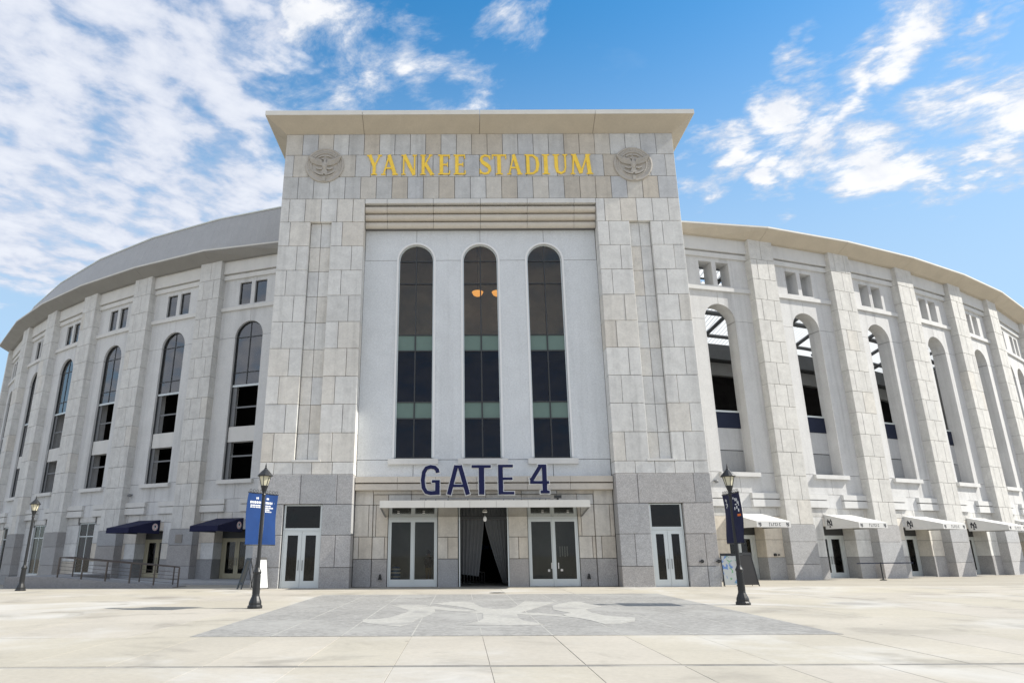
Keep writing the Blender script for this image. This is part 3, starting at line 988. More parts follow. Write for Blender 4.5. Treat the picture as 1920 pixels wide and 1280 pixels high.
        for sx in (-1, 1):
            g.prism([(c + sx * x, zc_ + z) for x, z in ribbon([(.12, -.26), (.32, -.30), (.50, -.22)], .09)], -.15, -.03)
            g.prism([(c + sx * x, zc_ + z) for x, z in ribbon([(.05, -.66), (.30, -.62), (.52, -.50), (.60, -.42)], .10)], -.14, -.03)
            g.prism([(c + sx * x, zc_ + z) for x, z in ribbon([(.06, .62), (.24, .60), (.40, .50)], .07)], -.13, -.03)
        g.box(c - .09, c + .09, -.15, -.03, zc_ - 1.10, zc_ - .86)
        mesh_obj('scrollwork', g, 'medal', md)


build_tower()


# ------------------------------------------------------------------ the curved wings
WALL = .55          # wall plane behind the pilaster fronts
THK = 1.0
HTOP = 23.2


class Ring:
    def __init__(r, cx, cy, rad, a0, pitch, sgn, n, wide):
        r.cx, r.cy, r.rad, r.sgn = cx, cy, rad, sgn
        r.ang = [a0 - pitch] + [a0 + pitch * k for k in range(n)] + [a0 + pitch * (n - 1) + wide]

    def at(r, k, off=0.0):
        """point on the ring at pilaster k (0 is hidden in the tower), off metres inwards"""
        a = R(r.ang[k]) * r.sgn
        q = r.rad - off
        return Vector((r.cx + q * math.sin(a), r.cy - q * math.cos(a)))

    def pil(r, k):
        p = r.at(k)
        return Frame(p.x, p.y, R(r.ang[k]) * r.sgn)

    def bay(r, k):
        a, b = (r.at(k), r.at(k + 1)) if r.sgn > 0 else (r.at(k + 1), r.at(k))
        m, d = (a + b) / 2, b - a
        return Frame(m.x, m.y, math.atan2(d.y, d.x)), d.length / 2


RINGS = {1: Ring(-4.4, 93.38, 88.26, 16.40, 4.76, 1, 5, 7.0), -1: Ring(7.13, 79.56, 72.80, 22.28, 5.75, -1, 5, 8.2)}
WING_ST_SUN = (.575, .575, .57)  # same concrete on both wings, toned down where the sun hits the right
WING_ST_SHADE = (.64, .64, .63)  # same concrete, made paler to offset the shade on the left wing
_right = [True]


def wtone():
    return pick((.2, 2, 0, 7, .2) if _right[0] else (.6, 2, .1, 7, .2), .83 if _right[0] else .93, .6)  # stone tone lowered for the sunlit wing, lifted for the shaded one


def arched_panels(fr, cs, W, wing, thick, hw=1.2, zb=6.62, zs=17.05, ztop=19.19):
    """wall panels round arched slots centred on cs"""
    e = .012
    cols = [-W] + list(cs) + [W]
    for i in range(len(cols) - 1):
        a, b = cols[i] + (e if i else 0), cols[i + 1] - (e if i < len(cs) else 0)
        out = [(a, ztop)]
        if i > 0:
            out += [(a, zs + hw)] + [p for p in arc(cols[i], hw, zs, 90, 0, 10) if p[0] > a and p[1] > zs + e] + [(cols[i] + hw, zs + e)]
        else:
            out += [(a, zs + e)]
        if i < len(cs):
            out += [(cols[i + 1] - hw, zs + e)] + [p for p in arc(cols[i + 1], hw, zs, 180, 90, 10) if p[0] < b and p[1] > zs + e] + [(b, zs + hw)]
        else:
            out += [(b, zs + e)]
        out += [(b, ztop)]
        mesh_obj('wall_panel', Geo(fr).prism(out[::-1], WALL, WALL + thick), 'precast', wing, WING_ST_SUN if _right[0] else WING_ST_SHADE)
        a2 = cols[i] + hw if i > 0 else -W
        b2 = cols[i + 1] - hw if i < len(cs) else W
        mesh_obj('wall_panel', Geo(fr).box(a2, b2, WALL, WALL + thick, zb + e, zs - e), 'precast', wing, WING_ST_SUN if _right[0] else WING_ST_SHADE)
        mesh_obj('wall_panel', Geo(fr).box(a, b, WALL, WALL + thick, 5.33, zb - e), 'precast', wing, WING_ST_SUN if _right[0] else WING_ST_SHADE)
        g = Geo(fr).box(a2, b2, WALL + .04, WALL + thick - .04, zs - .05, zs + .05)
        mesh_obj('joint_backing', g, 'core', wing)
    g = Geo(fr)
    for c in cs:
        g.box(c - .05, c + .05, WALL + .04, WALL + thick - .04, zs + hw + .03, ztop).box(c - .05, c + .05, WALL + .04, WALL + thick - .04, 5.35, zb)
    g.box(-W, W, WALL + .04, WALL + thick - .04, zb - .04, zb - .005)
    mesh_obj('joint_backing', g, 'core', wing)


def window_wall(fr, xs, W, wing, thick):
    """the strip with square openings, z 19.5 to 23.2; xs are (left, right) of every opening"""
    g = Geo(fr).box(-W, W, WALL, WALL + thick, 21.42, HTOP).box(-W, W, WALL, WALL + thick, 19.19, 19.64)
    edge = [-W] + [v for x in xs for v in x] + [W]
    for a, b in zip(edge[0::2], edge[1::2]):
        g.box(a, b, WALL, WALL + thick, 19.64, 21.42)
    mesh_obj('wall_panel', g, 'precast', wing, WING_ST_SUN if _right[0] else WING_ST_SHADE)
    mesh_obj('sill_band', Geo(fr).box(-W, W, WALL - .16, WALL - .002, 19.19, 19.47), 'trim' if not _right[0] else 'trim_r', wing)
    mesh_obj('frieze_panel', Geo(fr).box(-W, W, WALL - .26, WALL - .002, 22.20, HTOP - .002), 'trim' if not _right[0] else 'trim_r', wing)
    mesh_obj('band_moulding', Geo(fr).box(-W, W, WALL - .15, WALL - .002, 21.74, 22.08), 'trim' if not _right[0] else 'trim_r', wing)


def build_pilaster(rg, k, wing, low):
    fr = rg.pil(k)
    w = 1.03
    core = mesh_obj('pilaster', Geo(fr).box(-w + .03, w - .03, .05, 1.3, low, HTOP + .3), 'mortar', wing)
    n = 13
    h = (HTOP + .06 - 3.35) / n
    for i in range(n):
        z0 = 3.35 + h * i
        js = [-w, rnd.uniform(-.08, .08), w] if (i + k) % 2 else [-w, -w * .5 + rnd.uniform(-.05, .05), w * .45 + rnd.uniform(-.05, .05), w]
        for a, b in zip(js, js[1:]):
            d = rnd.uniform(-.005, .005)
            block('stone', fr, a, b, d, .9, z0, z0 + h, 'stone', core, wtone(), gap=.022)
    zz = [low, .92, 2.28, 3.35] if low > -.3 else [low, .10, .92, 2.28, 3.35]
    for z0, z1 in zip(zz, zz[1:]):
        block('granite_block', fr, -w - .02, w + .02, -.035, .9, z0, z1, 'granite', core, gran(.35 if rg.sgn > 0 else .29), gap=.02)
    return core


def build_cornice(rg, wing):
    H1, H2 = HTOP, 23.72
    over = [.25] + [.98] * (len(rg.ang) - 1)
    n = len(rg.ang)
    for k in range(n - 1):
        for j in range(2):
            def pt(t, off):
                if off == 'edge' or off == 'cap':
                    e = .03 if off == 'cap' else 0
                    return rg.at(k, -over[k] - e).lerp(rg.at(k + 1, -over[k + 1] - e), t)
                return rg.at(k, off).lerp(rg.at(k + 1, off), t)
            t0, t1 = (j * .5 + (.0012 if j == 0 else 0)), (j * .5 + .5 - (.0012 if j == 1 else 0))
            secs = []
            for t in (t0, t1):
                secs.append([(*pt(t, .9), H1), (*pt(t, -.0), H1), (*pt(t, 'edge'), H2), (*pt(t, 'edge'), H2 + .11), (*pt(t, 1.4), H2 + .11), (*pt(t, .9), H1 + .3)])
            m = 6
            P = secs[0] + secs[1]
            F = [tuple(range(m)), tuple(range(2 * m - 1, m - 1, -1))] + [(i, (i + 1) % m, (i + 1) % m + m, i + m) for i in range(m)]
            if j == 0:
                g = Geo(); g.raw(P, F)
            else:
                g.raw(P, F)
        mesh_obj('cornice_soffit', g, 'soffit' if rg.sgn > 0 else 'soffit_shade', wing)
        g = Geo()
        P = []
        for t in (.001, .999):
            P += [(*pt(t, 'cap'), H2 + .06), (*pt(t, 'cap'), H2 + .18), (*pt(t, 1.4), H2 + .18), (*pt(t, 1.4), H2 + .115), (*pt(t, 'edge'), H2 + .115), (*pt(t, 'edge'), H2 + .06)]
        m = 6
        F = [tuple(range(m)), tuple(range(2 * m - 1, m - 1, -1))] + [(i, (i + 1) % m, (i + 1) % m + m, i + m) for i in range(m)]
        g.raw(P, F)
        mesh_obj('cornice_cap', g, 'coping', wing)


def ny_polys(w, h):
    """interlocked pair of letters, as strokes in a w by h box centred on 0"""
    a, b = w / 2, h / 2
    t = .17 * w
    return [ribbon([(-a * .75, -b * .62), (-a * .75, b * .62)], t), ribbon([(a * .75, -b * .62), (a * .75, b * .62)], t),
            ribbon([(-a * .80, b * .60), (a * .80, -b * .60)], t * .9),
            ribbon([(-a * .62, b), (0, b * .05)], t), ribbon([(a * .62, b), (0, b * .05)], t), ribbon([(0, b * .1), (0, -b)], t),
            ribbon([(-a * .3, -b), (a * .3, -b)], t * .6), ribbon([(-a, b * .62), (-a * .4, b * .62)], t * .5), ribbon([(a, -b * .62), (a * .5, -b * .62)], t * .5)]


def awning(fr, s0, s1, mat, label, group, kind):
    """sloping canvas awning on the wall: top, valance, two cheeks, frame"""
    d0, d1 = WALL - .01, -2.05
    zt, zf, zv = 4.02, 3.43, 3.08
    c = fr.p((s0 + s1) / 2, d0, zv)
    t = thing('awning', c, label, 'awning', group)
    th = .02
    top = Geo(fr).extr([(d0, zt), (d1, zf), (d1, zf - th), (d0, zt - th)], s0, s1)
    mesh_obj('canopy_top', top, mat, t)
    v = mesh_obj('valance', Geo(fr).box(s0, s1, d1 - .003, d1 + th, zv, zf - th - .001), mat, t)
    cheeks = []
    for s, e in ((s0, 1), (s1, -1)):
        a, b = sorted((s - .002 * e, s + th * e))
        cheeks.append(mesh_obj('cheek', Geo(fr).extr([(d0, zt - th - .002), (d1 + th + .001, zf - th - .002), (d1 + th + .001, zv), (d0, zv)], a, b), mat, t))
    g = Geo(fr)
    for s in (s0 + .06, s1 - .06):
        g.tube((s, d0, zv + .03), (s, d1 + .06, zv + .03), .018, 6).tube((s, d0, zt - .06), (s, d1 + .06, zf - .07), .018, 6)
    g.tube((s0 + .06, d1 + .06, zv + .03), (s1 - .06, d1 + .06, zv + .03), .018, 6)
    mesh_obj('support_frame', g, 'steel', t)
    if kind == 'ny':
        # letters on the cheek facing the gate and three marks on the valance
        def side(s, u0, zz, e):
            return lambda u, z: (s, u0 + u * e, zz + z)
        for s, sg in ((s0 - .003, -1), (s1 + .003, 1)):
            g = Geo(fr)
            for i, po in enumerate(ny_polys(.42, .50)):
                pts = [(d0 - .38 + u * (1 if sg < 0 else -1) * -1, 3.45 + z) for u, z in po]
                g.extr(pts, s + sg * (.002 + .0006 * i), s - sg * .001)
            mesh_obj('letter_mark', g, 'ink', cheeks[0 if sg < 0 else 1])
        g = Geo(fr)
        zc = (zv + zf) / 2 - .01
        for u in (s0 + .22, s1 - .22):
            for i, po in enumerate(ny_polys(.20, .23)):
                g.prism([(u + a, zc + b) for a, b in po], d1 - .006 - .0006 * i, d1 - .002)
        x = (s0 + s1) / 2 - .42
        for i in range(6):
            hgt = .17 if i else .21
            x += .14
            g.prism([(x - .05, zc - hgt / 2), (x - .018, zc - hgt / 2), (x - .018, zc + hgt / 2), (x - .05, zc + hgt / 2)], d1 - .006, d1 - .002)
            if i % 3 != 1:
                g.prism(ribbon([(x - .02, zc + hgt / 2 - .02), (x + .045, zc + hgt / 2 - .02)], .035), d1 - .0068, d1 - .002)
            if i % 2:
                g.prism(ribbon([(x - .02, zc - hgt / 2 + .02), (x + .045, zc - hgt / 2 + .02)], .035), d1 - .0074, d1 - .002)
        mesh_obj('dark_lettering', g, 'ink', v)
    else:
        for s, sg in ((s0 - .003, -1), (s1 + .003, 1)):
            ring = [(.24 * math.cos(R(20 * k)), .24 * math.sin(R(20 * k))) for k in range(18)]
            lg = mesh_obj('round_badge', Geo(fr).extr([(d0 - .42 + u, 3.52 + z) for u, z in ring], s + sg * .003, s - sg * .001), 'white', cheeks[0 if sg < 0 else 1])
            g = Geo(fr)
            g.extr([(d0 - .42 + u, 3.52 + z) for u, z in [(.20 * math.cos(R(15 * k)), .20 * math.sin(R(15 * k))) for k in range(24)] + [(.165 * math.cos(R(-15 * k)), .165 * math.sin(R(-15 * k))) for k in range(25)]], s + sg * .005, s)
            mesh_obj('badge_ring', g, 'red', lg)
            g = Geo(fr)
            for i, po in enumerate((ribbon([(-.07, .05), (.07, .05)], .05), ribbon([(-.10, 0.01), (.10, 0.01)], .03), ribbon([(.02, .0), (-.02, -.12)], .04), rect(-.05, .06, .05, .12))):
                g.extr([(d0 - .42 + u, 3.52 + z) for u, z in po], s + sg * (.006 + .0006 * i), s)
            mesh_obj('badge_mark', g, 'navy', lg)
    return t


def ground_door(fr, wing, z0, right, half=1.28):
    """recessed pair of doors in the foot of a bay"""
    D = WALL + (.95 if right else .85)
    door_pair(wing, fr, -1.12, 1.12, z0, 2.72, D, 'alum' if right else 'cream', 'glass_door', stile=.17, bottom=.3)
    mesh_obj('door_head', Geo(fr).box(-half, half, D - .02, D + .2, 2.73, 3.3), 'mullion', wing)
    for a, b in ((-half, -1.13), (1.13, half)):
        mesh_obj('door_jamb', Geo(fr).box(a, b, D, D + .2, z0 - .6, 2.73), 'alum' if right else 'cream', wing)
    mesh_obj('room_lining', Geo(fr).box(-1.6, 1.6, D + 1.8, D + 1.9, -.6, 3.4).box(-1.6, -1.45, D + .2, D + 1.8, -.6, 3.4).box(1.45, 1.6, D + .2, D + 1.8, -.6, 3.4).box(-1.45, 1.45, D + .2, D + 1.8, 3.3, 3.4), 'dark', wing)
    mesh_obj('door_sill', Geo(fr).box(-half, half, WALL + .05, D + 1.8, z0 - .6, z0 - .004), 'core', wing)


def tall_window(fr, wing, z0):
    D = WALL + .12
    h = .98
    w = mesh_obj('ground_window', Geo(fr).frame_rect(-h, h, z0, 4.0, .06, D - .03, D + .08), 'alum', wing)
    mesh_obj('mullion', Geo(fr).box(-h + .06, h - .06, D - .02, D + .06, 2.98, 3.05).box(-.03, .03, D - .02, D + .06, z0 + .06, 2.98).box(-.03, .03, D - .02, D + .06, 3.05, 3.94), 'alum', w)
    for a, b in ((-h + .05, -.02), (.02, h - .05)):
        mesh_obj('pane', Geo(fr).box(a, b, D + .01, D + .022, z0 + .05, 2.985), 'glass_top', w)
        mesh_obj('pane', Geo(fr).box(a, b, D + .01, D + .022, 3.045, 3.95), 'glass_top', w)
    g = Geo(fr)
    n = 16
    pts = [(-h + 2 * h * i / n, D + .22 + .05 * (i % 2)) for i in range(n + 1)]
    g.slab(pts + [(p[0], p[1] + .02) for p in pts[::-1]], z0 + .05, 3.95)
    mesh_obj('blind', g, 'shade_cloth', w)
    mesh_obj('room_lining', Geo(fr).box(-1.2, 1.2, D + .5, D + .6, z0 - .4, 4.2), 'dark', wing)
    mesh_obj('sill', Geo(fr).box(-h - .1, h + .1, WALL - .08, D + .1, z0 - .16, z0 - .003), 'trim', w)


def bay_foot(fr, W, wing, right, half, top, low, double):
    """everything below z 5.33: block bands, strip course, small piers and granite plinth"""
    gapw = .62 if not double else .8
    for a, b in ((-W, -gapw), (gapw, W)):
        for z0, z1 in ((4.97, 5.31), (4.46, 4.90)):
            if (right and a > 0) or (not right and a < 0):
                mesh_obj('band_block', Geo(fr).box(a, b, WALL - .22, WALL - .002, z0, z1), 'trim' if not _right[0] else 'trim_r', wing)
            else:
                mesh_obj('band_block', Geo(fr).box(a, b, WALL - .14, WALL - .002, z0, z1), 'trim' if not _right[0] else 'trim_r', wing)
    mesh_obj('wall_panel', Geo(fr).box(-W, W, WALL, WALL + THK, 4.42, 5.31), 'precast', wing, WING_ST_SUN if _right[0] else WING_ST_SHADE)
    js = [-W, -W * .66, -W * .33, 0, W * .33, W * .66, W]
    for a, b in zip(js, js[1:]):
        if top >= 3.9:
            if b <= -half + .01 or a >= half - .01:
                block('stone', fr, a, b, WALL, WALL + THK, 3.86, 4.42, 'stone', wing, wtone(), gap=.018)
        else:
            block('stone', fr, a, b, WALL, WALL + THK, 3.86, 4.42, 'stone', wing, wtone(), gap=.018)
    if top < 3.9:
        block('stone', fr, -half, half, WALL, WALL + THK, top, 3.86, 'stone', wing, pick((3, 2, 2, 2, 0)), gap=.018)
    else:
        block('stone', fr, -half, half, WALL, WALL + THK, top, 4.42, 'stone', wing, wtone(), gap=.018)
    for a, b in ((-W, -half), (half, W)):
        wts = (3, 2, 2, 3, 0)
        up = 3.86
        if not right and top >= 3.9:
            for z0, z1 in ((low, 1.2), (1.2, 2.5), (2.5, up)):
                block('stone', fr, a, b, WALL, WALL + THK, z0, z1, 'stone', wing, pick((1, 3, 1, 3, 0)), gap=.018)
        else:
            block('stone', fr, a, b, WALL, WALL + THK, 2.42, up, 'stone', wing, pick(wts), gap=.018)
            m = a + (b - a) * .55
            block('stone', fr, a, m, WALL, WALL + THK, 1.34, 2.42, 'stone', wing, pick(wts), gap=.018)
            block('stone', fr, m, b, WALL, WALL + THK, 1.34, 2.42, 'stone', wing, pick(wts), gap=.018)
            block('granite_block', fr, a, b, WALL - .02, WALL + THK, low, 1.34, 'granite', wing, gran(.33 if right else .27), gap=.018)
    g = Geo(fr).box(-W + .02, -half - .02, WALL + .05, WALL + THK - .05, low, 4.4).box(half + .02, W - .02, WALL + .05, WALL + THK - .05, low, 4.4)
    mesh_obj('joint_backing', g, 'mortar', wing)


def build_wing(sgn):
    rg = RINGS[sgn]
    right = sgn > 0
    _right[0] = right
    p = rg.at(2)
    wing = thing('stadium_wing', (p.x, p.y, 0),
                 'curved pale stadium wing with open arches to the right of the tower' if right else
                 'curved grey stadium wing in shade with glazed arches left of the tower', 'building')
    n = len(rg.ang)
    for k in range(1, n - 1):
        lw = zg(*rg.at(k)) - .25 if not right else -.2
        build_pilaster(rg, k, wing, min(-.2, lw))
    build_pilaster(rg, n - 1, wing, -1.0 if not right else -.2)
    build_cornice(rg, wing)
    for k in range(n - 1):
        fr, W = rg.bay(k)
        double = k == n - 2
        low = -.2 if right else min(-.2, zg(fr.ox, fr.oy) - .3)
        cs = (0.0,) if not double else (-1.75, 1.75)
        xs = [(-1.2, -.17), (.17, 1.2)] if not double else [(-3.3, -2.3), (-1.9, -.9), (.9, 1.9), (2.3, 3.3)]
        if k == 0:
            Wl, Wr = (W - 1.2, W) if right else (W, W - 1.2)
        arched_panels(fr, cs, W, wing, THK)
        window_wall(fr, xs, W, wing, THK)
        hw, zb, zs = 1.2, 6.62, 17.05
        for c in cs:
            mesh_obj('ledge', Geo(fr).box(c - 1.46, c + 1.46, WALL - .24, WALL + .3, 6.34, 6.606), 'trim' if not _right[0] else 'trim_r', wing)
            if right:
                # open slot: low infill wall, navy board and rail, then open to the concourse
                d = WALL + THK - .12
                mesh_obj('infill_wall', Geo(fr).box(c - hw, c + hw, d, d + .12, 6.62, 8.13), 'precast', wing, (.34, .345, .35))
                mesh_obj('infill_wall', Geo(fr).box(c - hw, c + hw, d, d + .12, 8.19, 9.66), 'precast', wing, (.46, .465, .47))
                mesh_obj('infill_joint', Geo(fr).box(c - hw, c + hw, d + .03, d + .1, 8.13, 8.19), 'mullion', wing)
                mesh_obj('navy_board', Geo(fr).box(c - hw, c + hw, d - .03, d + .12, 9.665, 10.74), 'navy', wing)
                mesh_obj('rail', Geo(fr).box(c - hw, c + hw, d - .05, d + .04, 10.745, 10.86), 'alum', wing)
            else:
                d = WALL + .20
                w = mesh_obj('window', Geo(fr).prism([(c - hw, zb)] + arc(c, hw, zs, 180, 0, 12) + [(c + hw, zb)] + [(c + hw - .07, zb)] + arc(c, hw - .07, zs, 0, 180, 12) + [(c - hw + .07, zb)], d - .03, d + .1), 'mullion', wing)
                g = Geo(fr).box(c - .035, c + .035, d, d + .07, 13.40, zs + hw - .08)
                for z in (14.35, zs):
                    g.box(c - hw + .07, c - .035, d, d + .07, z - .035, z + .035).box(c + .035, c + hw - .07, d, d + .07, z - .035, z + .035)
                mesh_obj('mullion', g, 'mullion', w)
                mesh_obj('transom_rail', Geo(fr).box(c - hw + .07, c + hw - .07, d - .05, d + .09, 13.28, 13.42), 'alum', w)
                for a, b in ((c - hw + .06, c - .03), (c + .03, c + hw - .06)):
                    for z0, z1 in ((13.40, 14.33), (14.37, zs - .03)):
                        mesh_obj('pane', Geo(fr).box(a, b, d + .03, d + .042, z0, z1), 'glass_grey', w)
                for s in (0, 1):
                    if s:
                        out = [(c + .03, zs + .03)] + arc(c, hw - .06, zs, 88, 0, 8)[:-1] + [(c + hw - .07, zs + .03)]
                    else:
                        out = [(c - hw + .07, zs + .03)] + arc(c, hw - .06, zs, 180, 92, 8)[1:] + [(c - .03, zs + .03)]
                    mesh_obj('pane', Geo(fr).prism(out, d + .03, d + .042), 'glass_grey', w)
                mesh_obj('floor_edge', Geo(fr).box(c - hw + .07, c + hw - .07, d - .02, d + .5, 9.28, 10.36), 'trim', w)
                for z in (11.72, 8.22):
                    mesh_obj('guard_rail', Geo(fr).box(c - hw + .07, c + hw - .07, d + .1, d + .16, z, z + .11), 'steel', w)
                for z0, z1, e in ((10.4, 13.28, .40), (6.62, 9.28, .35)):
                    mesh_obj('side_panel', Geo(fr).box(c - hw + .07, c - hw + e, d + .06, d + .1, z0, z1), 'steel', w)
        for a, b in xs:
            if right:
                g = Geo(fr).box(a - .03, b + .03, WALL + THK + .02, WALL + THK + .1, 20.5, 20.62)
                mesh_obj('tie_bar', g, 'mullion', wing)
            else:
                d = WALL + .14
                w = mesh_obj('small_window', Geo(fr).frame_rect(a, b, 19.64, 21.42, .06, d, d + .08), 'mullion', wing)
                mesh_obj('pane', Geo(fr).box(a + .05, b - .05, d + .03, d + .042, 19.69, 21.37), 'glass_grey', w)
        # foot of the bay
        if right:
            bay_foot(fr, W, wing, True, 1.30, 3.28, low, double)
            ground_door(fr, wing, .03, True)
        elif k in (0, 1):
            bay_foot(fr, W, wing, False, 1.30, 3.28, low, double)
            ground_door(fr, wing, .10, False)
        else:
            bay_foot(fr, W, wing, False, 1.0, 4.02, low, double)
            tall_window(fr, wing, .35 if k == 2 else .2)
    # what lies behind the openings
    for k in range(n - 1):
        def quad(off0, z0, off1, z1, th=.15):
            a0, a1 = rg.at(k, off0), rg.at(k + 1, off0)
            b0, b1 = rg.at(k, off1), rg.at(k + 1, off1)
            g = Geo()
            P = [(*a0, z0), (*a1, z0), (*b1, z1), (*b0, z1)]
            P += [(x, y, z + th) for x, y, z in P]
            g.raw(P, [(0, 1, 2, 3), (7, 6, 5, 4), (0, 1, 5, 4), (1, 2, 6, 5), (2, 3, 7, 6), (3, 0, 4, 7)])
            return g

        def wallq(off, z0, z1, th=.3):
            a0, a1, b0, b1 = rg.at(k, off), rg.at(k + 1, off), rg.at(k, off + th), rg.at(k + 1, off + th)
            g = Geo()
            P = [(*a0, z0), (*a1, z0), (*b1, z0), (*b0, z0), (*a0, z1), (*a1, z1), (*b1, z1), (*b0, z1)]
            g.raw(P, [(0, 1, 2, 3), (7, 6, 5, 4), (0, 1, 5, 4), (1, 2, 6, 5), (2, 3, 7, 6), (3, 0, 4, 7)])
            return g
        if right:
            mesh_obj('concourse_back_wall', wallq(12.0, -.3, 18.6), 'dark', wing)
            mesh_obj('concourse_beam', wallq(9.6, 17.2, 18.5, .8), 'steel', wing)
            mesh_obj('concourse_beam', wallq(10.0, 15.9, 17.0, .4), 'core', wing)
            mesh_obj('concourse_floor', quad(WALL + THK + .05, 9.3, 11.9, 9.3, .3), 'core', wing)
            mesh_obj('concourse_floor', quad(WALL + THK + .05, 5.2, 11.9, 5.2, .3), 'core', wing)
            # corrugated white roof sheet, its front part and back part with a gap of sky between
            nrib = 18
            for (o0, h0, o1, h1) in ((12.2, 18.4, 4.5, 21.6), (4.2, 21.75, 1.6, 22.85)):
                g = Geo()
                P = []
                for i in range(nrib * 2 + 1):
                    t = i / (nrib * 2)
                    z = .10 * (i % 2)
                    a = rg.at(k, o0).lerp(rg.at(k + 1, o0), t); b = rg.at(k, o1).lerp(rg.at(k + 1, o1), t)
                    P += [(*a, h0 + z), (*b, h1 + z)]
                g.raw(P, [(2 * i, 2 * i + 2, 2 * i + 3, 2 * i + 1) for i in range(nrib * 2)])
                mesh_obj('roof_sheet', g, 'white_roof', wing)
            g = Geo()
            for t in (.25, .75):
                a = rg.at(k, 10.2).lerp(rg.at(k + 1, 10.2), t); b = rg.at(k, 2.2).lerp(rg.at(k + 1, 2.2), t + .18)
                g.tube((*a, 18.9), (*b, 22.3), .16, 6)
            a0, a1 = rg.at(k, 4.6), rg.at(k + 1, 4.6)
            g.tube((*a0, 21.3), (*a1, 21.3), .22, 6)
            a0, a1 = rg.at(k, 2.6), rg.at(k + 1, 2.6)
            g.tube((*a0, 21.9), (*a1, 21.9), .12, 6)
            for off, z, rr in ((7.2, 20.25, .20), (9.6, 19.2, .16)):
                a0, a1 = rg.at(k, off), rg.at(k + 1, off)
                g.tube((*a0, z), (*a1, z), rr, 6)
            mesh_obj('roof_truss', g, 'steel', wing)
        else:
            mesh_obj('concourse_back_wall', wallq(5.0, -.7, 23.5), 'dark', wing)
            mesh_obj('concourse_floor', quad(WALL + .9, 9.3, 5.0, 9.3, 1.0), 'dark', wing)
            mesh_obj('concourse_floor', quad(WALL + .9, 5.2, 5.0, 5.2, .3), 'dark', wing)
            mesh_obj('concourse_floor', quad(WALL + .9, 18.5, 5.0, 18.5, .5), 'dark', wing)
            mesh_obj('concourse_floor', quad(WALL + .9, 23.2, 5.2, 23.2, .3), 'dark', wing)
    for k in (0, n - 1):
        a, b = rg.at(k, 1.6), rg.at(k, 12.0 if right else 5.0)
        v = (b - a).normalized(); w2 = Vector((-v.y, v.x)) * .15
        g = Geo(); P = [(*(a - w2), -.5), (*(b - w2), -.5), (*(b + w2), -.5), (*(a + w2), -.5)]
        P += [(x, y, 22.0 if right else 23) for x, y, z in P]
        g.raw(P, [(0, 1, 2, 3), (7, 6, 5, 4), (0, 1, 5, 4), (1, 2, 6, 5), (2, 3, 7, 6), (3, 0, 4, 7)])
        mesh_obj('end_wall', g, 'core', wing)
    if not right:
        # the tall grey metal roof band set on the cornice, falling away to the left
        tops = [27.15, 27.1, 27.0, 26.75, 26.3, 25.7, 24.2]
        for k in range(n - 1):
            for j in range(12):
                t0, t1 = j / 12 + .0004, (j + 1) / 12 - .0004
                z = lambda t: tops[k] + (tops[k + 1] - tops[k]) * t
                f = lambda off, t: rg.at(k, off).lerp(rg.at(k + 1, off), t)
                g = Geo()
                P = []
                for t in (t0, t1):
                    P += [(*(rg.at(k, -.12 if k == 0 else -.78).lerp(rg.at(k + 1, -.78), t)), 23.905), (*f(.30, t), z(t)), (*f(3.0, t), z(t)), (*f(3.0, t), 23.905)]
                g.raw(P, [(0, 1, 2, 3), (7, 6, 5, 4), (0, 1, 5, 4), (1, 2, 6, 5), (2, 3, 7, 6), (3, 0, 4, 7)])
                mesh_obj('roof_panel', g, 'roofmetal', wing)
        for k in range(n - 1):
            z = lambda t: tops[k] + (tops[k + 1] - tops[k]) * t
            a, b = rg.at(k, .27), rg.at(k + 1, .27)
            mesh_obj('roof_edge_trim', Geo().tube((*a, tops[k]), (*b, tops[k + 1]), .07, 6), 'alum', wing)
        # small carved plaque and a camera
        fr = rg.pil(1)
        mesh_obj('carved_plaque', Geo(fr).box(-.42, .18, -.075, -.03, 2.42, 2.98), 'plate', wing)
        fr, W = rg.bay(1)
        g = Geo(fr).box(-2.35, -2.25, WALL - .25, WALL, 5.86, 5.94).lathe([(.001, 0), (.11, .02), (.13, .12), (.06, .2)], 8, (-2.30, WALL - .25, 5.74))
        mesh_obj('security_camera', g, 'steel', wing)
    else:
        fr, W = rg.bay(0)
        g = Geo(fr).box(-1.95, -1.85, WALL - .25, WALL, 5.98, 6.06).lathe([(.001, 0), (.10, .02), (.12, .12), (.06, .2)], 8, (-1.9, WALL - .25, 5.86))
        mesh_obj('security_camera', g, 'steel', wing)
        g = Geo(fr).tube((1.85, WALL - .12, 1.5), (1.85, WALL, 1.5), .09, 8).tube((2.12, WALL - .1, 1.5), (2.12, WALL, 1.5), .05, 8)
        mesh_obj('hose_point', g, 'black', wing)
    return wing


build_wing(1)
build_wing(-1)

AW_R = 'pale grey ticket window awnings on the right wing'
AW_L = 'navy door awnings on the left wing'
lr = ['pale grey awning nearest the tower on the right wing, partly behind a lamp post',
      'pale grey awning with dark letter mark above the doors behind the belt barrier',
      'pale grey awning between the second and third pilasters right of the tower',
      'pale grey awning between the third and fourth pilasters right of the tower',
      'pale grey awning farthest from the tower, cut by the right edge']
for k in range(5):
    fr, W = RINGS[1].bay(k)
    awning(fr, -1.12, 1.24, 'awn_grey', lr[k], AW_R, 'ny')
ll = ['navy awning with round badge beside the tower, behind the blue banners',
      'navy awning with round badge above the door behind the ramp railing']
for k in range(2):
    fr, W = RINGS[-1].bay(k)
    awning(fr, -1.24, .95, 'awn_navy', ll[k], AW_L, 'badge')


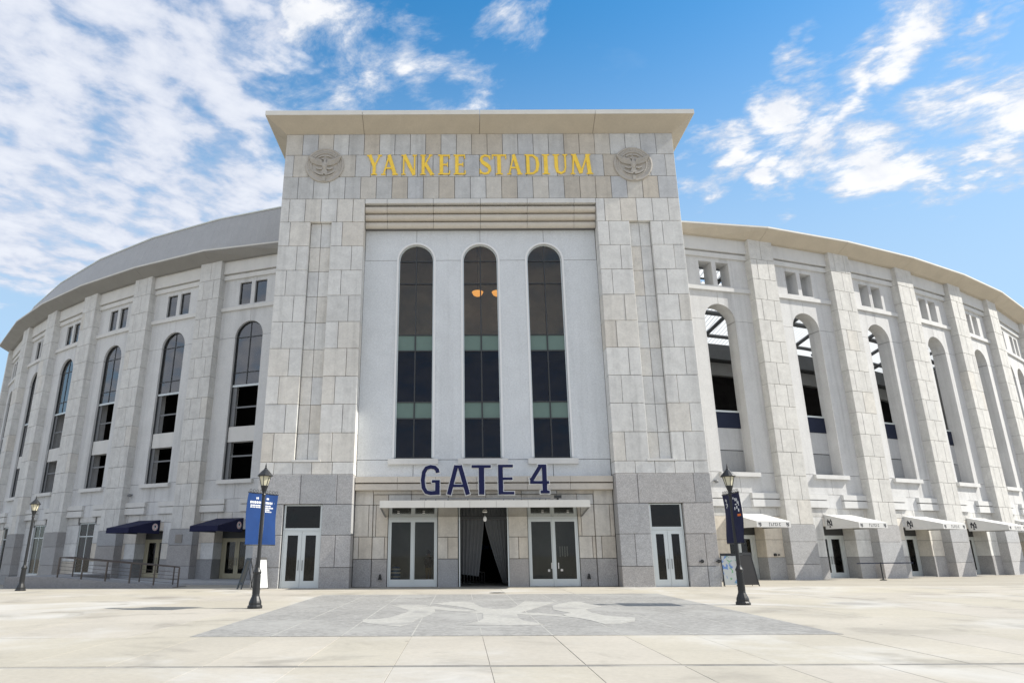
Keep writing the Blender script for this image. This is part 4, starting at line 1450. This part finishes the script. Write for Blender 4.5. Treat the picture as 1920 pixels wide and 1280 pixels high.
# ------------------------------------------------------------------ lettering
def serif_glyph(ch):
    """strokes of a roman capital, height 1; returns (polygons, width)"""
    K, T, S = .185, .085, .05          # thick, thin, serif

    def sf(x, z, h=.13):
        return rect(x - h, z, x + h, z + S)
    if ch == 'Y':
        return [ribbon([(.13, 1), (.43, .45)], K), ribbon([(.76, 1), (.46, .45)], T), rect(.345, 0, .53, .50), sf(.13, .95, .15), sf(.76, .95), sf(.44, 0, .18)], .90
    if ch == 'A':
        return [ribbon([(.40, 1), (.12, 0)], T), ribbon([(.38, 1), (.72, 0)], K), rect(.22, .30, .62, .37), sf(.12, 0, .12), sf(.72, 0, .15)], .86
    if ch == 'N':
        return [rect(.10, 0, .10 + T, 1), ribbon([(.16, 1), (.74, 0)], K), rect(.72, 0, .72 + T, 1), sf(.14, 0, .12), sf(.76, .95, .12), rect(.0, .95, .2, 1)], .90
    if ch == 'K':
        return [rect(.12, 0, .12 + K, 1), ribbon([(.29, .46), (.66, 1)], T), ribbon([(.34, .56), (.76, 0)], K), sf(.21, 0, .17), sf(.21, .95, .17), sf(.66, .95, .11), sf(.76, 0, .13)], .88
    if ch == 'E':
        return [rect(.10, 0, .10 + K, 1), rect(.10, .93, .64, 1), rect(.10, 0, .66, .07), rect(.2, .47, .54, .54), rect(.58, .80, .64, 1), rect(.60, 0, .66, .20), rect(.49, .40, .54, .61), rect(.02, 0, .2, S), rect(.02, .95, .2, 1)], .70
    if ch == 'S':
        c = [(.60, .80), (.52, .93), (.36, .96), (.20, .90), (.15, .76), (.22, .62), (.40, .50), (.56, .38), (.60, .22), (.52, .09), (.35, .04), (.18, .08), (.10, .22)]
        w = [.07, .08, .09, .12, .15, .17, .20, .18, .15, .12, .09, .08, .07]
        return [ribbon(c, w), rect(.58, .72, .63, .97), rect(.07, .03, .12, .28)], .70
    if ch == 'T':
        return [rect(.31, 0, .31 + K, 1), rect(.02, .93, .79, 1), rect(.02, .78, .08, 1), rect(.73, .78, .79, 1), sf(.40, 0, .18)], .80
    if ch == 'D':
        c = [(.22, .965), (.48, .95), (.68, .80), (.74, .5), (.68, .20), (.48, .05), (.22, .035)]
        return [rect(.10, 0, .10 + K, 1), ribbon(c, [.07, .10, .16, .19, .16, .10, .07]), rect(.02, 0, .2, S), rect(.02, .95, .2, 1)], .86
    if ch == 'I':
        return [rect(.12, 0, .12 + K, 1), sf(.21, 0, .17), sf(.21, .95, .17)], .42
    if ch == 'U':
        c = [(.19, 1), (.19, .35), (.24, .14), (.42, .05), (.60, .14), (.66, .35), (.66, 1)]
        return [ribbon(c, [K, K, .15, .10, .10, T, T]), sf(.19, .95, .17), sf(.66, .95, .12)], .84
    if ch == 'M':
        return [ribbon([(.18, 1), (.10, 0)], T), ribbon([(.20, 1), (.50, .05)], K), ribbon([(.84, 1), (.50, .05)], T), ribbon([(.84, 1), (.92, 0)], K), sf(.10, 0, .11), sf(.92, 0, .16), rect(.06, .95, .2, 1), rect(.84, .95, .99, 1)], 1.08


def name_sign():
    t = thing('name_sign', (0, -.02, 23.5), 'gilded stadium name in serif capitals along the top of the tower', 'sign')
    px = [('Y', 40, 163), ('A', 160, 297), ('N', 322, 448), ('K', 478, 592), ('E', 624, 722), ('E', 750, 848), ('S', 962, 1058), ('T', 1062, 1182),
          ('A', 1186, 1310), ('D', 1332, 1452), ('I', 1474, 1532), ('U', 1562, 1682), ('M', 1702, 1886)]
    z0, h = 23.53, 1.37
    for ch, a, b in px:
        x0 = CAM.x + ((a / 4.364 + 680) - 862) / 30.78
        x1 = CAM.x + ((b / 4.364 + 680) - 862) / 30.78
        polys, w = serif_glyph(ch)
        xs = [p[0] for po in polys for p in po]
        lo, hi = min(xs), max(xs)
        k = (x1 - x0) / (hi - lo)
        g = Geo()
        quad_pts(g, polys, lambda x, z: (x0 + (x - lo) * k, z0 + z * h), -.055, -.008, .0015)
        mesh_obj('letter', g, 'gold', t)


def gate_sign():
    t = thing('gate_sign', (0, -1.5, 4.17), 'raised navy capitals with pale edges standing on the entrance canopy', 'sign')
    glyphs = [
        ([ribbon([(303, 266), (296, 230), (262, 196), (205, 186), (148, 203), (112, 262), (98, 370), (110, 480), (148, 540), (210, 554), (303, 548)], 46), rect(274, 376, 328, 572), rect(228, 376, 328, 404)], 'G'),
        ([ribbon([(560, 172), (460, 572)], 50), ribbon([(610, 172), (718, 572)], 52), rect(536, 170, 636, 204), rect(508, 440, 668, 468)], 'A'),
        ([rect(776, 168, 1036, 200), rect(876, 168, 942, 572)], 'T'),
        ([rect(1144, 164, 1200, 572), rect(1144, 164, 1342, 194), rect(1144, 342, 1332, 370), rect(1144, 542, 1352, 572)], 'E'),
        ([ribbon([(1730, 176), (1598, 384)], 44), rect(1582, 396, 1836, 426), rect(1752, 164, 1806, 560), rect(1722, 528, 1838, 560), rect(1700, 164, 1790, 196), [(1576, 356), (1604, 350), (1640, 425), (1604, 425)]], '4')]
    sx, sz = .003648, .003550

    def fx(x, z):
        return (-3.30 + (x - 59) * sx, 5.92 - (z - 162) * sz)

    def grow(po, e):
        c = sum(p[0] for p in po) / len(po), sum(p[1] for p in po) / len(po)
        a = sum(po[i][0] * po[(i + 1) % len(po)][1] - po[(i + 1) % len(po)][0] * po[i][1] for i in range(len(po)))
        sg = 1 if a > 0 else -1
        out = []
        n = len(po)
        for i in range(n):
            p0, p1, p2 = Vector(po[i - 1]), Vector(po[i]), Vector(po[(i + 1) % n])
            n1 = Vector(((p1 - p0).y, -(p1 - p0).x)).normalized() * sg
            n2 = Vector(((p2 - p1).y, -(p2 - p1).x)).normalized() * sg
            m = (n1 + n2)
            m = m.normalized() * (e / max(.5, m.normalized().dot(n1)))
            out.append(tuple(p1 + m))
        return out
    for polys, ch in glyphs:
        g = Geo()
        quad_pts(g, [grow(po, 14) for po in polys], fx, -1.60, -1.46, .0012)
        le = mesh_obj('letter', g, 'halo', t)
        g = Geo()
        quad_pts(g, [grow(po, 4) for po in polys], fx, -1.645, -1.604, .0012)
        mesh_obj('letter_face', g, 'navy_letter', le)
        xs = [p[0] for po in polys for p in po]
    g = Geo().box(-3.3, 3.25, -1.56, -1.50, 4.24, 4.30)
    for x in (-3.0, -2.5, -1.9, -.9, -.25, .9, 1.4, 2.7, 3.0):
        g.box(x - .025, x + .025, -1.555, -1.505, 4.16, 4.24)
    mesh_obj('mounting_rail', g, 'steel', t)
    # floodlight on the canopy
    f = thing('floodlight', (3.62, -1.45, 4.17), 'small black floodlight on the canopy right of the raised letters', 'light')
    g = Geo().box(3.44, 3.80, -1.52, -1.38, 4.27, 4.42)
    mesh_obj('housing', g, 'black', f)
    mesh_obj('bracket', Geo().box(3.58, 3.66, -1.49, -1.41, 4.13, 4.268), 'black', f)


name_sign()
gate_sign()


# ------------------------------------------------------------------ lamps and banners
def lamp(x, y, z, label, banner=None):
    t = thing('street_lamp', (x, y, z), label, 'street lamp', 'black lantern lamp posts on the plaza')
    G = lambda: Geo()
    mesh_obj('base', G().lathe([(.001, 0), (.235, 0), (.235, .07), (.20, .11), (.20, .17), (.185, .22), (.135, .34), (.125, .36)], 12, (0, 0, 0)), 'black', t, local=True)
    g = G().lathe([(.125, .361), (.115, .42), (.105, 1.02), (.125, 1.05), (.125, 1.10), (.09, 1.16), (.068, 1.22)], 12)
    for k in range(12):
        a = 2 * math.pi * (k + .5) / 12
        g.tube((.106 * math.cos(a), .106 * math.sin(a), .44), (.098 * math.cos(a), .098 * math.sin(a), 1.0), .012, 4)
    mesh_obj('lower_shaft', g, 'black', t, local=True)
    mesh_obj('pole', G().lathe([(.066, 1.221), (.062, 2.4), (.054, 3.46)], 12), 'black', t, local=True)
    mesh_obj('lantern_cup', G().lathe([(.054, 3.461), (.075, 3.50), (.06, 3.54), (.06, 3.62), (.085, 3.66), (.10, 3.72), (.125, 3.78), (.125, 3.80), (.001, 3.80)], 12), 'black', t, local=True)
    gl = mesh_obj('lantern_glass', G().lathe([(.001, 3.802), (.108, 3.802), (.185, 4.098), (.001, 4.098)], 6, phase=.5), 'glass_lamp', t, local=True)
    g = G()
    for k in range(6):
        a = 2 * math.pi * (k + .5) / 6
        g.tube((.112 * math.cos(a), .112 * math.sin(a), 3.80), (.19 * math.cos(a), .19 * math.sin(a), 4.10), .011, 5)
    mesh_obj('cage', g, 'black', t, local=True)
    mesh_obj('lantern_roof', G().lathe([(.001, 4.10), (.245, 4.10), (.25, 4.125), (.225, 4.16), (.13, 4.27), (.06, 4.34), (.05, 4.36)], 12, phase=.5), 'black', t, local=True)
    mesh_obj('finial', G().lathe([(.03, 4.36), (.045, 4.385), (.02, 4.41), (.03, 4.44), (.02, 4.47), (.001, 4.56)], 8), 'black', t, local=True)
    return t


LAMP_L, LAMP_R = (-7.77, -13.45), (7.92, -12.75)
lampL = lamp(*LAMP_L, 0.0, 'black lantern lamp post carrying two royal blue banners')
lampR = lamp(*LAMP_R, 0.0, 'black lantern lamp post carrying two dark navy banners')
lampF = lamp(-22.62, -1.35, -.03, 'plain black lantern lamp post without banners at far left')


def banner_arms(t, yaw, L):
    for z, nm in ((3.545, 'banner_arm'), (1.915, 'banner_arm')):
        d = Vector((math.cos(yaw), math.sin(yaw), 0))
        g = Geo().tube(tuple(-d * L + Vector((0, 0, z))), tuple(d * L + Vector((0, 0, z))), .016, 6)
        if z > 3:
            for s in (-1, 1):
                for k in range(4):
                    c = d * s * (.14 + .15 * k) + Vector((0, 0, z + .06))
                    pts = [c + d * (.05 * math.cos(R(60 * q + 30))) + Vector((0, 0, .05 * math.sin(R(60 * q + 30)))) for q in range(6)]
                    for q in range(6):
                        g.tube(tuple(pts[q]), tuple(pts[(q + 1) % 6]), .008, 4)
        mesh_obj(nm, g, 'black', t, local=True)


def banner(t, yaw, side, mat, label, group, lines):
    """cloth hung between the two arms; side -1 is the left one"""
    loc = t.location + Vector((0, 0, 1.93))
    b = thing('street_banner', loc, label, 'banner', group)
    d = Vector((math.cos(yaw), math.sin(yaw), 0)) * side
    nrm = Vector((math.sin(yaw), -math.cos(yaw), 0))
    nu, nv = 8, 16
    P, F = [], []
    def sp(u, v, off=0.0):
        w = .022 * math.sin(3.4 * u + 2.2 * v + side) * math.sin(math.pi * v) + .03 * math.sin(2 * math.pi * v * .7 + u * 2) * u
        return d * (.085 + .60 * u) + nrm * (w + off) + Vector((0, 0, 1.60 * v))
    for o in (0.0, -.004):
        for j in range(nv + 1):
            for i in range(nu + 1):
                P.append(tuple(sp(i / nu, j / nv, o)))
    n = nu + 1
    N = n * (nv + 1)
    for j in range(nv):
        for i in range(nu):
            q = (j * n + i, j * n + i + 1, (j + 1) * n + i + 1, (j + 1) * n + i)
            F += [q, tuple(N + k for k in q[::-1])]
    g = Geo(); g.raw(P, F)
    cloth = mesh_obj('cloth', g, mat, b, local=True, smooth=True)
    for col, marks in lines:
        g = Geo()
        for (u0, v0, u1, v1) in marks:
            if side < 0:
                u0, u1 = 1 - u1, 1 - u0
            for off in (.004, -.008):
                k = 3
                Q = []
                for i in range(k + 1):
                    u = u0 + (u1 - u0) * i / k
                    Q += [tuple(sp(u, v0, off)), tuple(sp(u, v1, off))]
                g.raw(Q, [(2 * i, 2 * i + 2, 2 * i + 3, 2 * i + 1) for i in range(k)])
        mesh_obj('printed_marks', g, col, cloth, local=True)
    return b


YL, YR = R(62), R(-88)
banner_arms(lampL, YL, .70)
banner_arms(lampR, YR, .70)
r2 = random.Random(3)


def text_rows(rows, umin, umax, brk=.05):
    out = []
    for v0, v1, a, b in rows:
        u = a
        while u < b:
            w = r2.uniform(.045, .10)
            out.append((u, v0, min(u + w, b), v1))
            u += w + r2.uniform(.03, .05)
    return out


bl1 = text_rows([(.885, .925, .62, .78), (.80, .845, .22, .95), (.75, .775, .25, .95), (.715, .738, .25, .95)], 0, 1)
bl2 = text_rows([(.885, .925, .12, .30), (.80, .845, .05, .62), (.75, .775, .05, .5), (.71, .738, .05, .72), (.672, .70, .05, .45), (.635, .66, .05, .6)], 0, 1) + [(.79, .835, .78, .82)]
banner(lampL, YL, -1, 'ban_blue', 'royal blue banner left of its lamp pole with three rows of white print', 'royal blue banners on the left lamp', [('white', bl1)])
banner(lampL, YL, 1, 'ban_blue', 'royal blue banner right of its lamp pole with taller block of white print', 'royal blue banners on the left lamp', [('white', bl2)])
br1 = [(.30, .86, .38, .91), (.46, .82, .52, .90), (.30, .79, .62, .805), (.58, .74, .66, .80), (.42, .71, .50, .76)]
br2 = [(.1, .88, .2, .92), (.30, .84, .42, .90), (.50, .78, .58, .89), (.28, .76, .44, .78), (.62, .74, .70, .83), (.40, .68, .50, .74), (.20, .66, .28, .72), (.55, .62, .66, .68)]
banner(lampR, YR, -1, 'ban_navy', 'dark navy banner on the far left side of its lamp pole', 'dark navy banners on the right lamp', [('white', br1)])
banner(lampR, YR, 1, 'ban_navy', 'dark navy banner with small orange mark on the right lamp', 'dark navy banners on the right lamp', [('white', br2), ('orange', [(.45, .53, .80, .575)])])


# ------------------------------------------------------------------ leaning boards, barrier, railings
def board(name, x, y, yaw, lean, w, h, panel, label, brace=False, wb=None):
    """free-standing board: framed leaning panel with a prop behind"""
    t = thing(name, (x, y, zg(x, y) + .03), label, 'sign board', rz=yaw)
    wb = wb or w
    ln = math.tan(lean) * h
    def pt(u, v, off=0.0):
        ww = wb + (w - wb) * v
        return (ww * u / 2 * 1.0, off - ln * (1 - v), h * v)

    def panel_geo(u0, u1, v0, v1, d0, d1):
        g = Geo()
        P = [pt(u, v, o) for o in (d0, d1) for u, v in ((u0, v0), (u1, v0), (u1, v1), (u0, v1))]
        g.raw(P, [(0, 1, 2, 3), (7, 6, 5, 4), (0, 1, 5, 4), (1, 2, 6, 5), (2, 3, 7, 6), (3, 0, 4, 7)])
        return g
    e = .60 if brace else .90
    mesh_obj('panel', panel_geo(-e, e, .22 if brace else .04, .92, -.012, .012), panel, t, local=True)
    g = panel_geo(-1, -e - .005, 0, 1, -.02, .02)
    for q in ((e + .005, 1, 0, 1), (-e - .004, e + .004, .922, 1)):
        h2 = panel_geo(*q, -.02, .02); g.raw(h2.v, h2.f)
    if brace:
        h2 = panel_geo(-e - .004, e + .004, .13, .215, -.02, .02); g.raw(h2.v, h2.f)
    mesh_obj('frame', g, 'black', t, local=True)
    g = Geo()
    for u in (-.8, .8):
        a = pt(u, .93, .03); b = (u * wb / 2, ln * .9 + .03, 0.0)
        g.tube(a, b, .018, 5)
    mesh_obj('prop', g, 'black', t, local=True)
    return t


board('sign_board', -11.80, -.80, R(-52), R(15), .62, 1.45, 'board_grey', 'black framed grey board leaning left behind the left lamp', brace=True)
board('sign_board', -11.22, -.75, R(48), R(13), .62, 1.48, 'poster', 'white poster board leaning right beside the left lamp')
board('sign_board', 12.34, -.10, R(-8), R(9), .80, 1.58, 'map', 'pale board printed with a blue and green map beside the right lamp')
board('sign_board', 13.24, .10, R(8), R(9), .70, 1.62, 'board_black', 'plain black board widening at its foot behind the right lamp', wb=.98)


def barrier():
    fr, W = RINGS[1].bay(1)
    b = fr.p(-.2, -2.3, 0)
    t = thing('belt_barrier', (b[0], b[1], 0), 'black barrier post with a navy belt by the grey awnings', 'barrier')
    mesh_obj('base', Geo().lathe([(.001, 0), (.20, 0), (.20, .03), (.05, .06), (.04, .06)], 14), 'black', t, local=True)
    mesh_obj('post', Geo().lathe([(.036, .061), (.036, .95), (.048, .955), (.048, 1.03), (.001, 1.04)], 10), 'black', t, local=True)
    c, s = fr.c, fr.s
    g = Geo(Frame(0, 0, fr.a)).box(-1.9, -.05, -.012, -.008, .96, 1.02).box(.05, 2.7, -.012, -.008, .96, 1.02)
    mesh_obj('belt', g, 'navy', t, local=True)


barrier()


def railing():
    t = thing('ramp_railing', (-19.5, 1.5, 0), 'brown metal railing with wire rails along the ramp before the left wing', 'railing')
    A, B = Vector((-16.1, 1.42, .03)), Vector((-22.6, 1.62, .55))
    n = 5
    top = .98
    for k in range(n + 1):
        p = A.lerp(B, k / n)
        mesh_obj('post', Geo().box(p.x - .035, p.x + .035, p.y - .02, p.y + .02, p.z - .03, p.z + top), 'bronze', t)
    mesh_obj('top_rail', Geo().tube(A + Vector((0, 0, top)), B + Vector((0, 0, top)), .032, 6), 'bronze', t)
    for h in (.18, .36, .54, .72):
        mesh_obj('wire_rail', Geo().tube(A + Vector((0, 0, h)), B + Vector((0, 0, h)), .010, 5), 'bronze', t)
    # return along the back of the ramp
    A2, B2 = Vector((-17.0, 3.0, .06)), Vector((-22.6, 3.1, .55))
    for k in range(4):
        p = A2.lerp(B2, k / 3)
        mesh_obj('post', Geo().box(p.x - .03, p.x + .03, p.y - .02, p.y + .02, p.z - .03, p.z + top), 'bronze', t)
    mesh_obj('top_rail', Geo().tube(A2 + Vector((0, 0, top)), B2 + Vector((0, 0, top)), .03, 6), 'bronze', t)
    mesh_obj('top_rail', Geo().tube(B + Vector((0, 0, top)), B2 + Vector((0, 0, top)), .03, 6), 'bronze', t)


railing()


# ------------------------------------------------------------------ inside the open gate
def curtain(x_top0, x_top1, x_bot0, x_bot1, label, y, zb):
    t = thing('curtain', ((x_top0 + x_top1) / 2, y, 3.38), label, 'curtain', 'grey curtains in the open gate')
    nu, nv = 40, 12
    P = []
    for j in range(nv + 1):
        v = j / nv
        for i in range(nu + 1):
            u = i / nu
            a, b = x_top0 + (x_bot0 - x_top0) * v ** 1.2, x_top1 + (x_bot1 - x_top1) * v ** 1.2
            x = a + (b - a) * u
            yy = y + .055 * math.sin(u * 2 * math.pi * 6) * (.5 + .5 * v) + .02 * math.sin(9 * u + 3 * v)
            P.append((x, yy, 3.36 + (zb(u) - 3.36) * v))
    n = nu + 1
    F = [(j * n + i, j * n + i + 1, (j + 1) * n + i + 1, (j + 1) * n + i) for j in range(nv) for i in range(nu)]
    N = len(P)
    P += [(x, yy + .008, z) for x, yy, z in P]
    F += [tuple(N + k for k in f[::-1]) for f in F]
    g = Geo(); g.raw(P, F)
    mesh_obj('cloth', g, 'curtain', t, smooth=True)
    a, b = min(x_top0, x_top1), max(x_top0, x_top1)
    mesh_obj('curtain_rod', Geo().tube((a, y, 3.385), (b, y, 3.385), .018, 6), 'steel', t)


curtain(-1.27, -.01, -1.27, -.32, 'grey mesh curtain drawn to the left side of the open gate', 1.35, lambda u: .62 - .12 * u)
curtain(1.18, .01, 1.18, .95, 'grey mesh curtain swept to the right side of the open gate', 1.35, lambda u: .15 + .5 * u * 0 + .35 * (u > 2))


def small_things():
    t = thing('pendant_lamp', (-.02, -.55, 3.66), 'small white pendant lamp hanging under the canopy before the curtains', 'lamp')
    mesh_obj('ceiling_plate', Geo().lathe([(.001, 0), (.13, 0), (.10, -.05), (.001, -.05)], 12, (0, 0, .02)), 'trim', t, local=True)
    mesh_obj('stem', Geo().tube((0, 0, -.04), (0, 0, -.22), .012, 6), 'steel', t, local=True)
    mesh_obj('shade', Geo().lathe([(.001, -.20), (.05, -.22), (.09, -.30), (.085, -.40), (.05, -.46), (.001, -.47)], 12), 'white', t, local=True, smooth=True)
    t = thing('hall_railing', (-.9, 3.0, 0), 'dark handrail with bars inside the open gate on the left', 'railing')
    g = Geo().tube((-1.25, 2.2, .80), (.1, 4.6, .62), .03, 6).tube((-1.25, 2.2, .08), (.1, 4.6, .06), .02, 6)
    mesh_obj('rail', g, 'steel', t)
    for k in range(9):
        f = k / 8
        x, y = -1.25 + 1.35 * f, 2.2 + 2.4 * f
        mesh_obj('bar', Geo().tube((x, y, .0), (x, y, .80 - .18 * f), .014, 5), 'steel', t)
    # amber bowl lights hanging in the upper room
    for x, y, lab in ((-.14, 3.4, 'amber bowl light in the middle window, left one'), (1.10, 3.4, 'amber bowl light half hidden at the right edge of the middle window')):
        t = thing('bowl_light', (x, y, 16.95), lab, 'lamp', 'amber bowl lights in the tower room')
        mesh_obj('bowl', Geo().lathe([(.001, .02), (.14, .04), (.27, .12), (.36, .30), (.34, .32), (.001, .32)], 16), 'amber', t, local=True, smooth=True)
        mesh_obj('stem', Geo().tube((0, 0, .3), (0, 0, 3.3), .02, 5), 'bronze', t, local=True)
    # banded drum behind the left door
    t = thing('plastic_drum', (-4.72, 1.75, 0), 'pale blue drum with white bands behind the left glass door', 'drum')
    mesh_obj('body', Geo().lathe([(.001, 0), (.24, 0), (.26, .1), (.26, .8), (.22, .98), (.001, 1.02)], 16), 'barrel', t, local=True, smooth=True)
    for z in (.25, .45, .65, .82):
        mesh_obj('band', Geo().lathe([(.262, z), (.264, z), (.264, z + .08), (.262, z + .08)], 16), 'white', t, local=True)


small_things()


def cover(x, y, r, label):
    t = thing('manhole_cover', (x, y, 0), label, 'cover')
    mesh_obj('lid', Geo().lathe([(.001, .001), (r, .001), (r, .008), (.001, .008)], 20), 'strip', t, local=True)
    g = Geo()
    for k in range(-3, 4):
        w = math.sqrt(max(0, (r * .88) ** 2 - (k * r * .25) ** 2))
        g.box(-w, w, k * r * .25 - .012, k * r * .25 + .012, .008, .011)
    mesh_obj('raised_rib', g, 'black', t, local=True)


cover(.32, -4.95, .36, 'round dark manhole cover in the paving before the open gate')


def person():
    t = thing('person', (-2.98, 1.75, 0), 'person in a dark jacket and khaki trousers behind the left glass doors', 'person', rz=R(25))

    def skin(name, verts, edges, radii, mat, parent, sub=1):
        me = bpy.data.meshes.new(name)
        me.from_pydata(verts, edges, [])
        o = bpy.data.objects.new(name, me)
        COL.objects.link(o)
        m = o.modifiers.new('skin', 'SKIN')
        for d, r in zip(me.skin_vertices[0].data if me.skin_vertices else [], radii):
            d.radius = r if isinstance(r, tuple) else (r, r)
        return o
    bm = bmesh.new()
    lay = bm.verts.layers.skin.verify()
    V = [((0, 0, .95), (.16, .115)), ((0, 0, 1.12), (.145, .10)), ((0, -.01, 1.30), (.175, .11)), ((0, 0, 1.43), (.13, .085)), ((0, 0, 1.50), (.058, .058)),
         ((0, -.01, 1.56), (.065, .075)), ((0, -.015, 1.64), (.078, .095)), ((0, -.01, 1.73), (.06, .075)),
         ((.18, 0, 1.40), (.062, .062)), ((.235, -.03, 1.15), (.047, .05)), ((.20, -.20, 1.02), (.037, .037)), ((.17, -.30, 1.03), (.033, .022)),
         ((-.18, 0, 1.40), (.062, .062)), ((-.235, -.03, 1.15), (.047, .05)), ((-.20, -.20, 1.02), (.037, .037)), ((-.17, -.30, 1.03), (.033, .022)),
         ((.09, 0, .88), (.095, .10)), ((.10, -.01, .50), (.062, .065)), ((.105, .03, .10), (.045, .05)), ((.11, -.12, .045), (.045, .035)),
         ((-.09, 0, .88), (.095, .10)), ((-.10, -.01, .50), (.062, .065)), ((-.105, .03, .10), (.045, .05)), ((-.11, -.12, .045), (.045, .035))]
    E = [(0, 1), (1, 2), (2, 3), (3, 4), (4, 5), (5, 6), (6, 7), (3, 8), (8, 9), (9, 10), (10, 11), (3, 12), (12, 13), (13, 14), (14, 15),
         (0, 16), (16, 17), (17, 18), (18, 19), (0, 20), (20, 21), (21, 22), (22, 23)]
    vs = []
    for i, (c, r) in enumerate(V):
        v = bm.verts.new(c)
        v[lay].radius = r
        v[lay].use_root = i == 0
        vs.append(v)
    for a, b in E:
        bm.edges.new((vs[a], vs[b]))
    me = bpy.data.meshes.new('body')
    bm.to_mesh(me); bm.free()
    o = bpy.data.objects.new('body', me)
    COL.objects.link(o)
    o.modifiers.new('skin', 'SKIN')
    s = o.modifiers.new('smooth', 'SUBSURF'); s.levels = 2; s.render_levels = 2
    bpy.context.view_layer.update()
    dg = bpy.context.evaluated_depsgraph_get()
    me2 = bpy.data.meshes.new_from_object(o.evaluated_get(dg))
    bpy.data.objects.remove(o)
    me2.name = 'body'
    for k in ('jacket', 'khaki', 'skin', 'hair', 'black'):
        me2.materials.append(M[k])
    for p in me2.polygons:
        p.use_smooth = True
        c = p.center
        k = 0
        if c.z < .95 and abs(c.x) < .215 and not (c.y < -.16 and c.z > .8):
            k = 1
        if c.z < .085:
            k = 4
        if c.z > 1.475 or (c.y < -.25 and .9 < c.z < 1.2):
            k = 2
        p.material_index = k
    b = bpy.data.objects.new('body', me2)
    COL.objects.link(b)
    b.parent = t
    g = Geo().lathe([(.001, 1.80), (.06, 1.79), (.10, 1.74), (.112, 1.67), (.10, 1.62)], 12, (0, .012, 0))
    mesh_obj('hair', g, 'hair', t, local=True, smooth=True)
    g = Geo().prism([(-.018, 1.60), (.018, 1.60), (.008, 1.66), (-.008, 1.66)], -.135, -.09)
    mesh_obj('nose', g, 'skin', t, local=True)
    g = Geo()
    for sx in (-1, 1):
        g.box(sx * .082 - .012, sx * .082 + .012, -.02, .02, 1.60, 1.66)
    mesh_obj('ear', g, 'skin', t, local=True)


person()
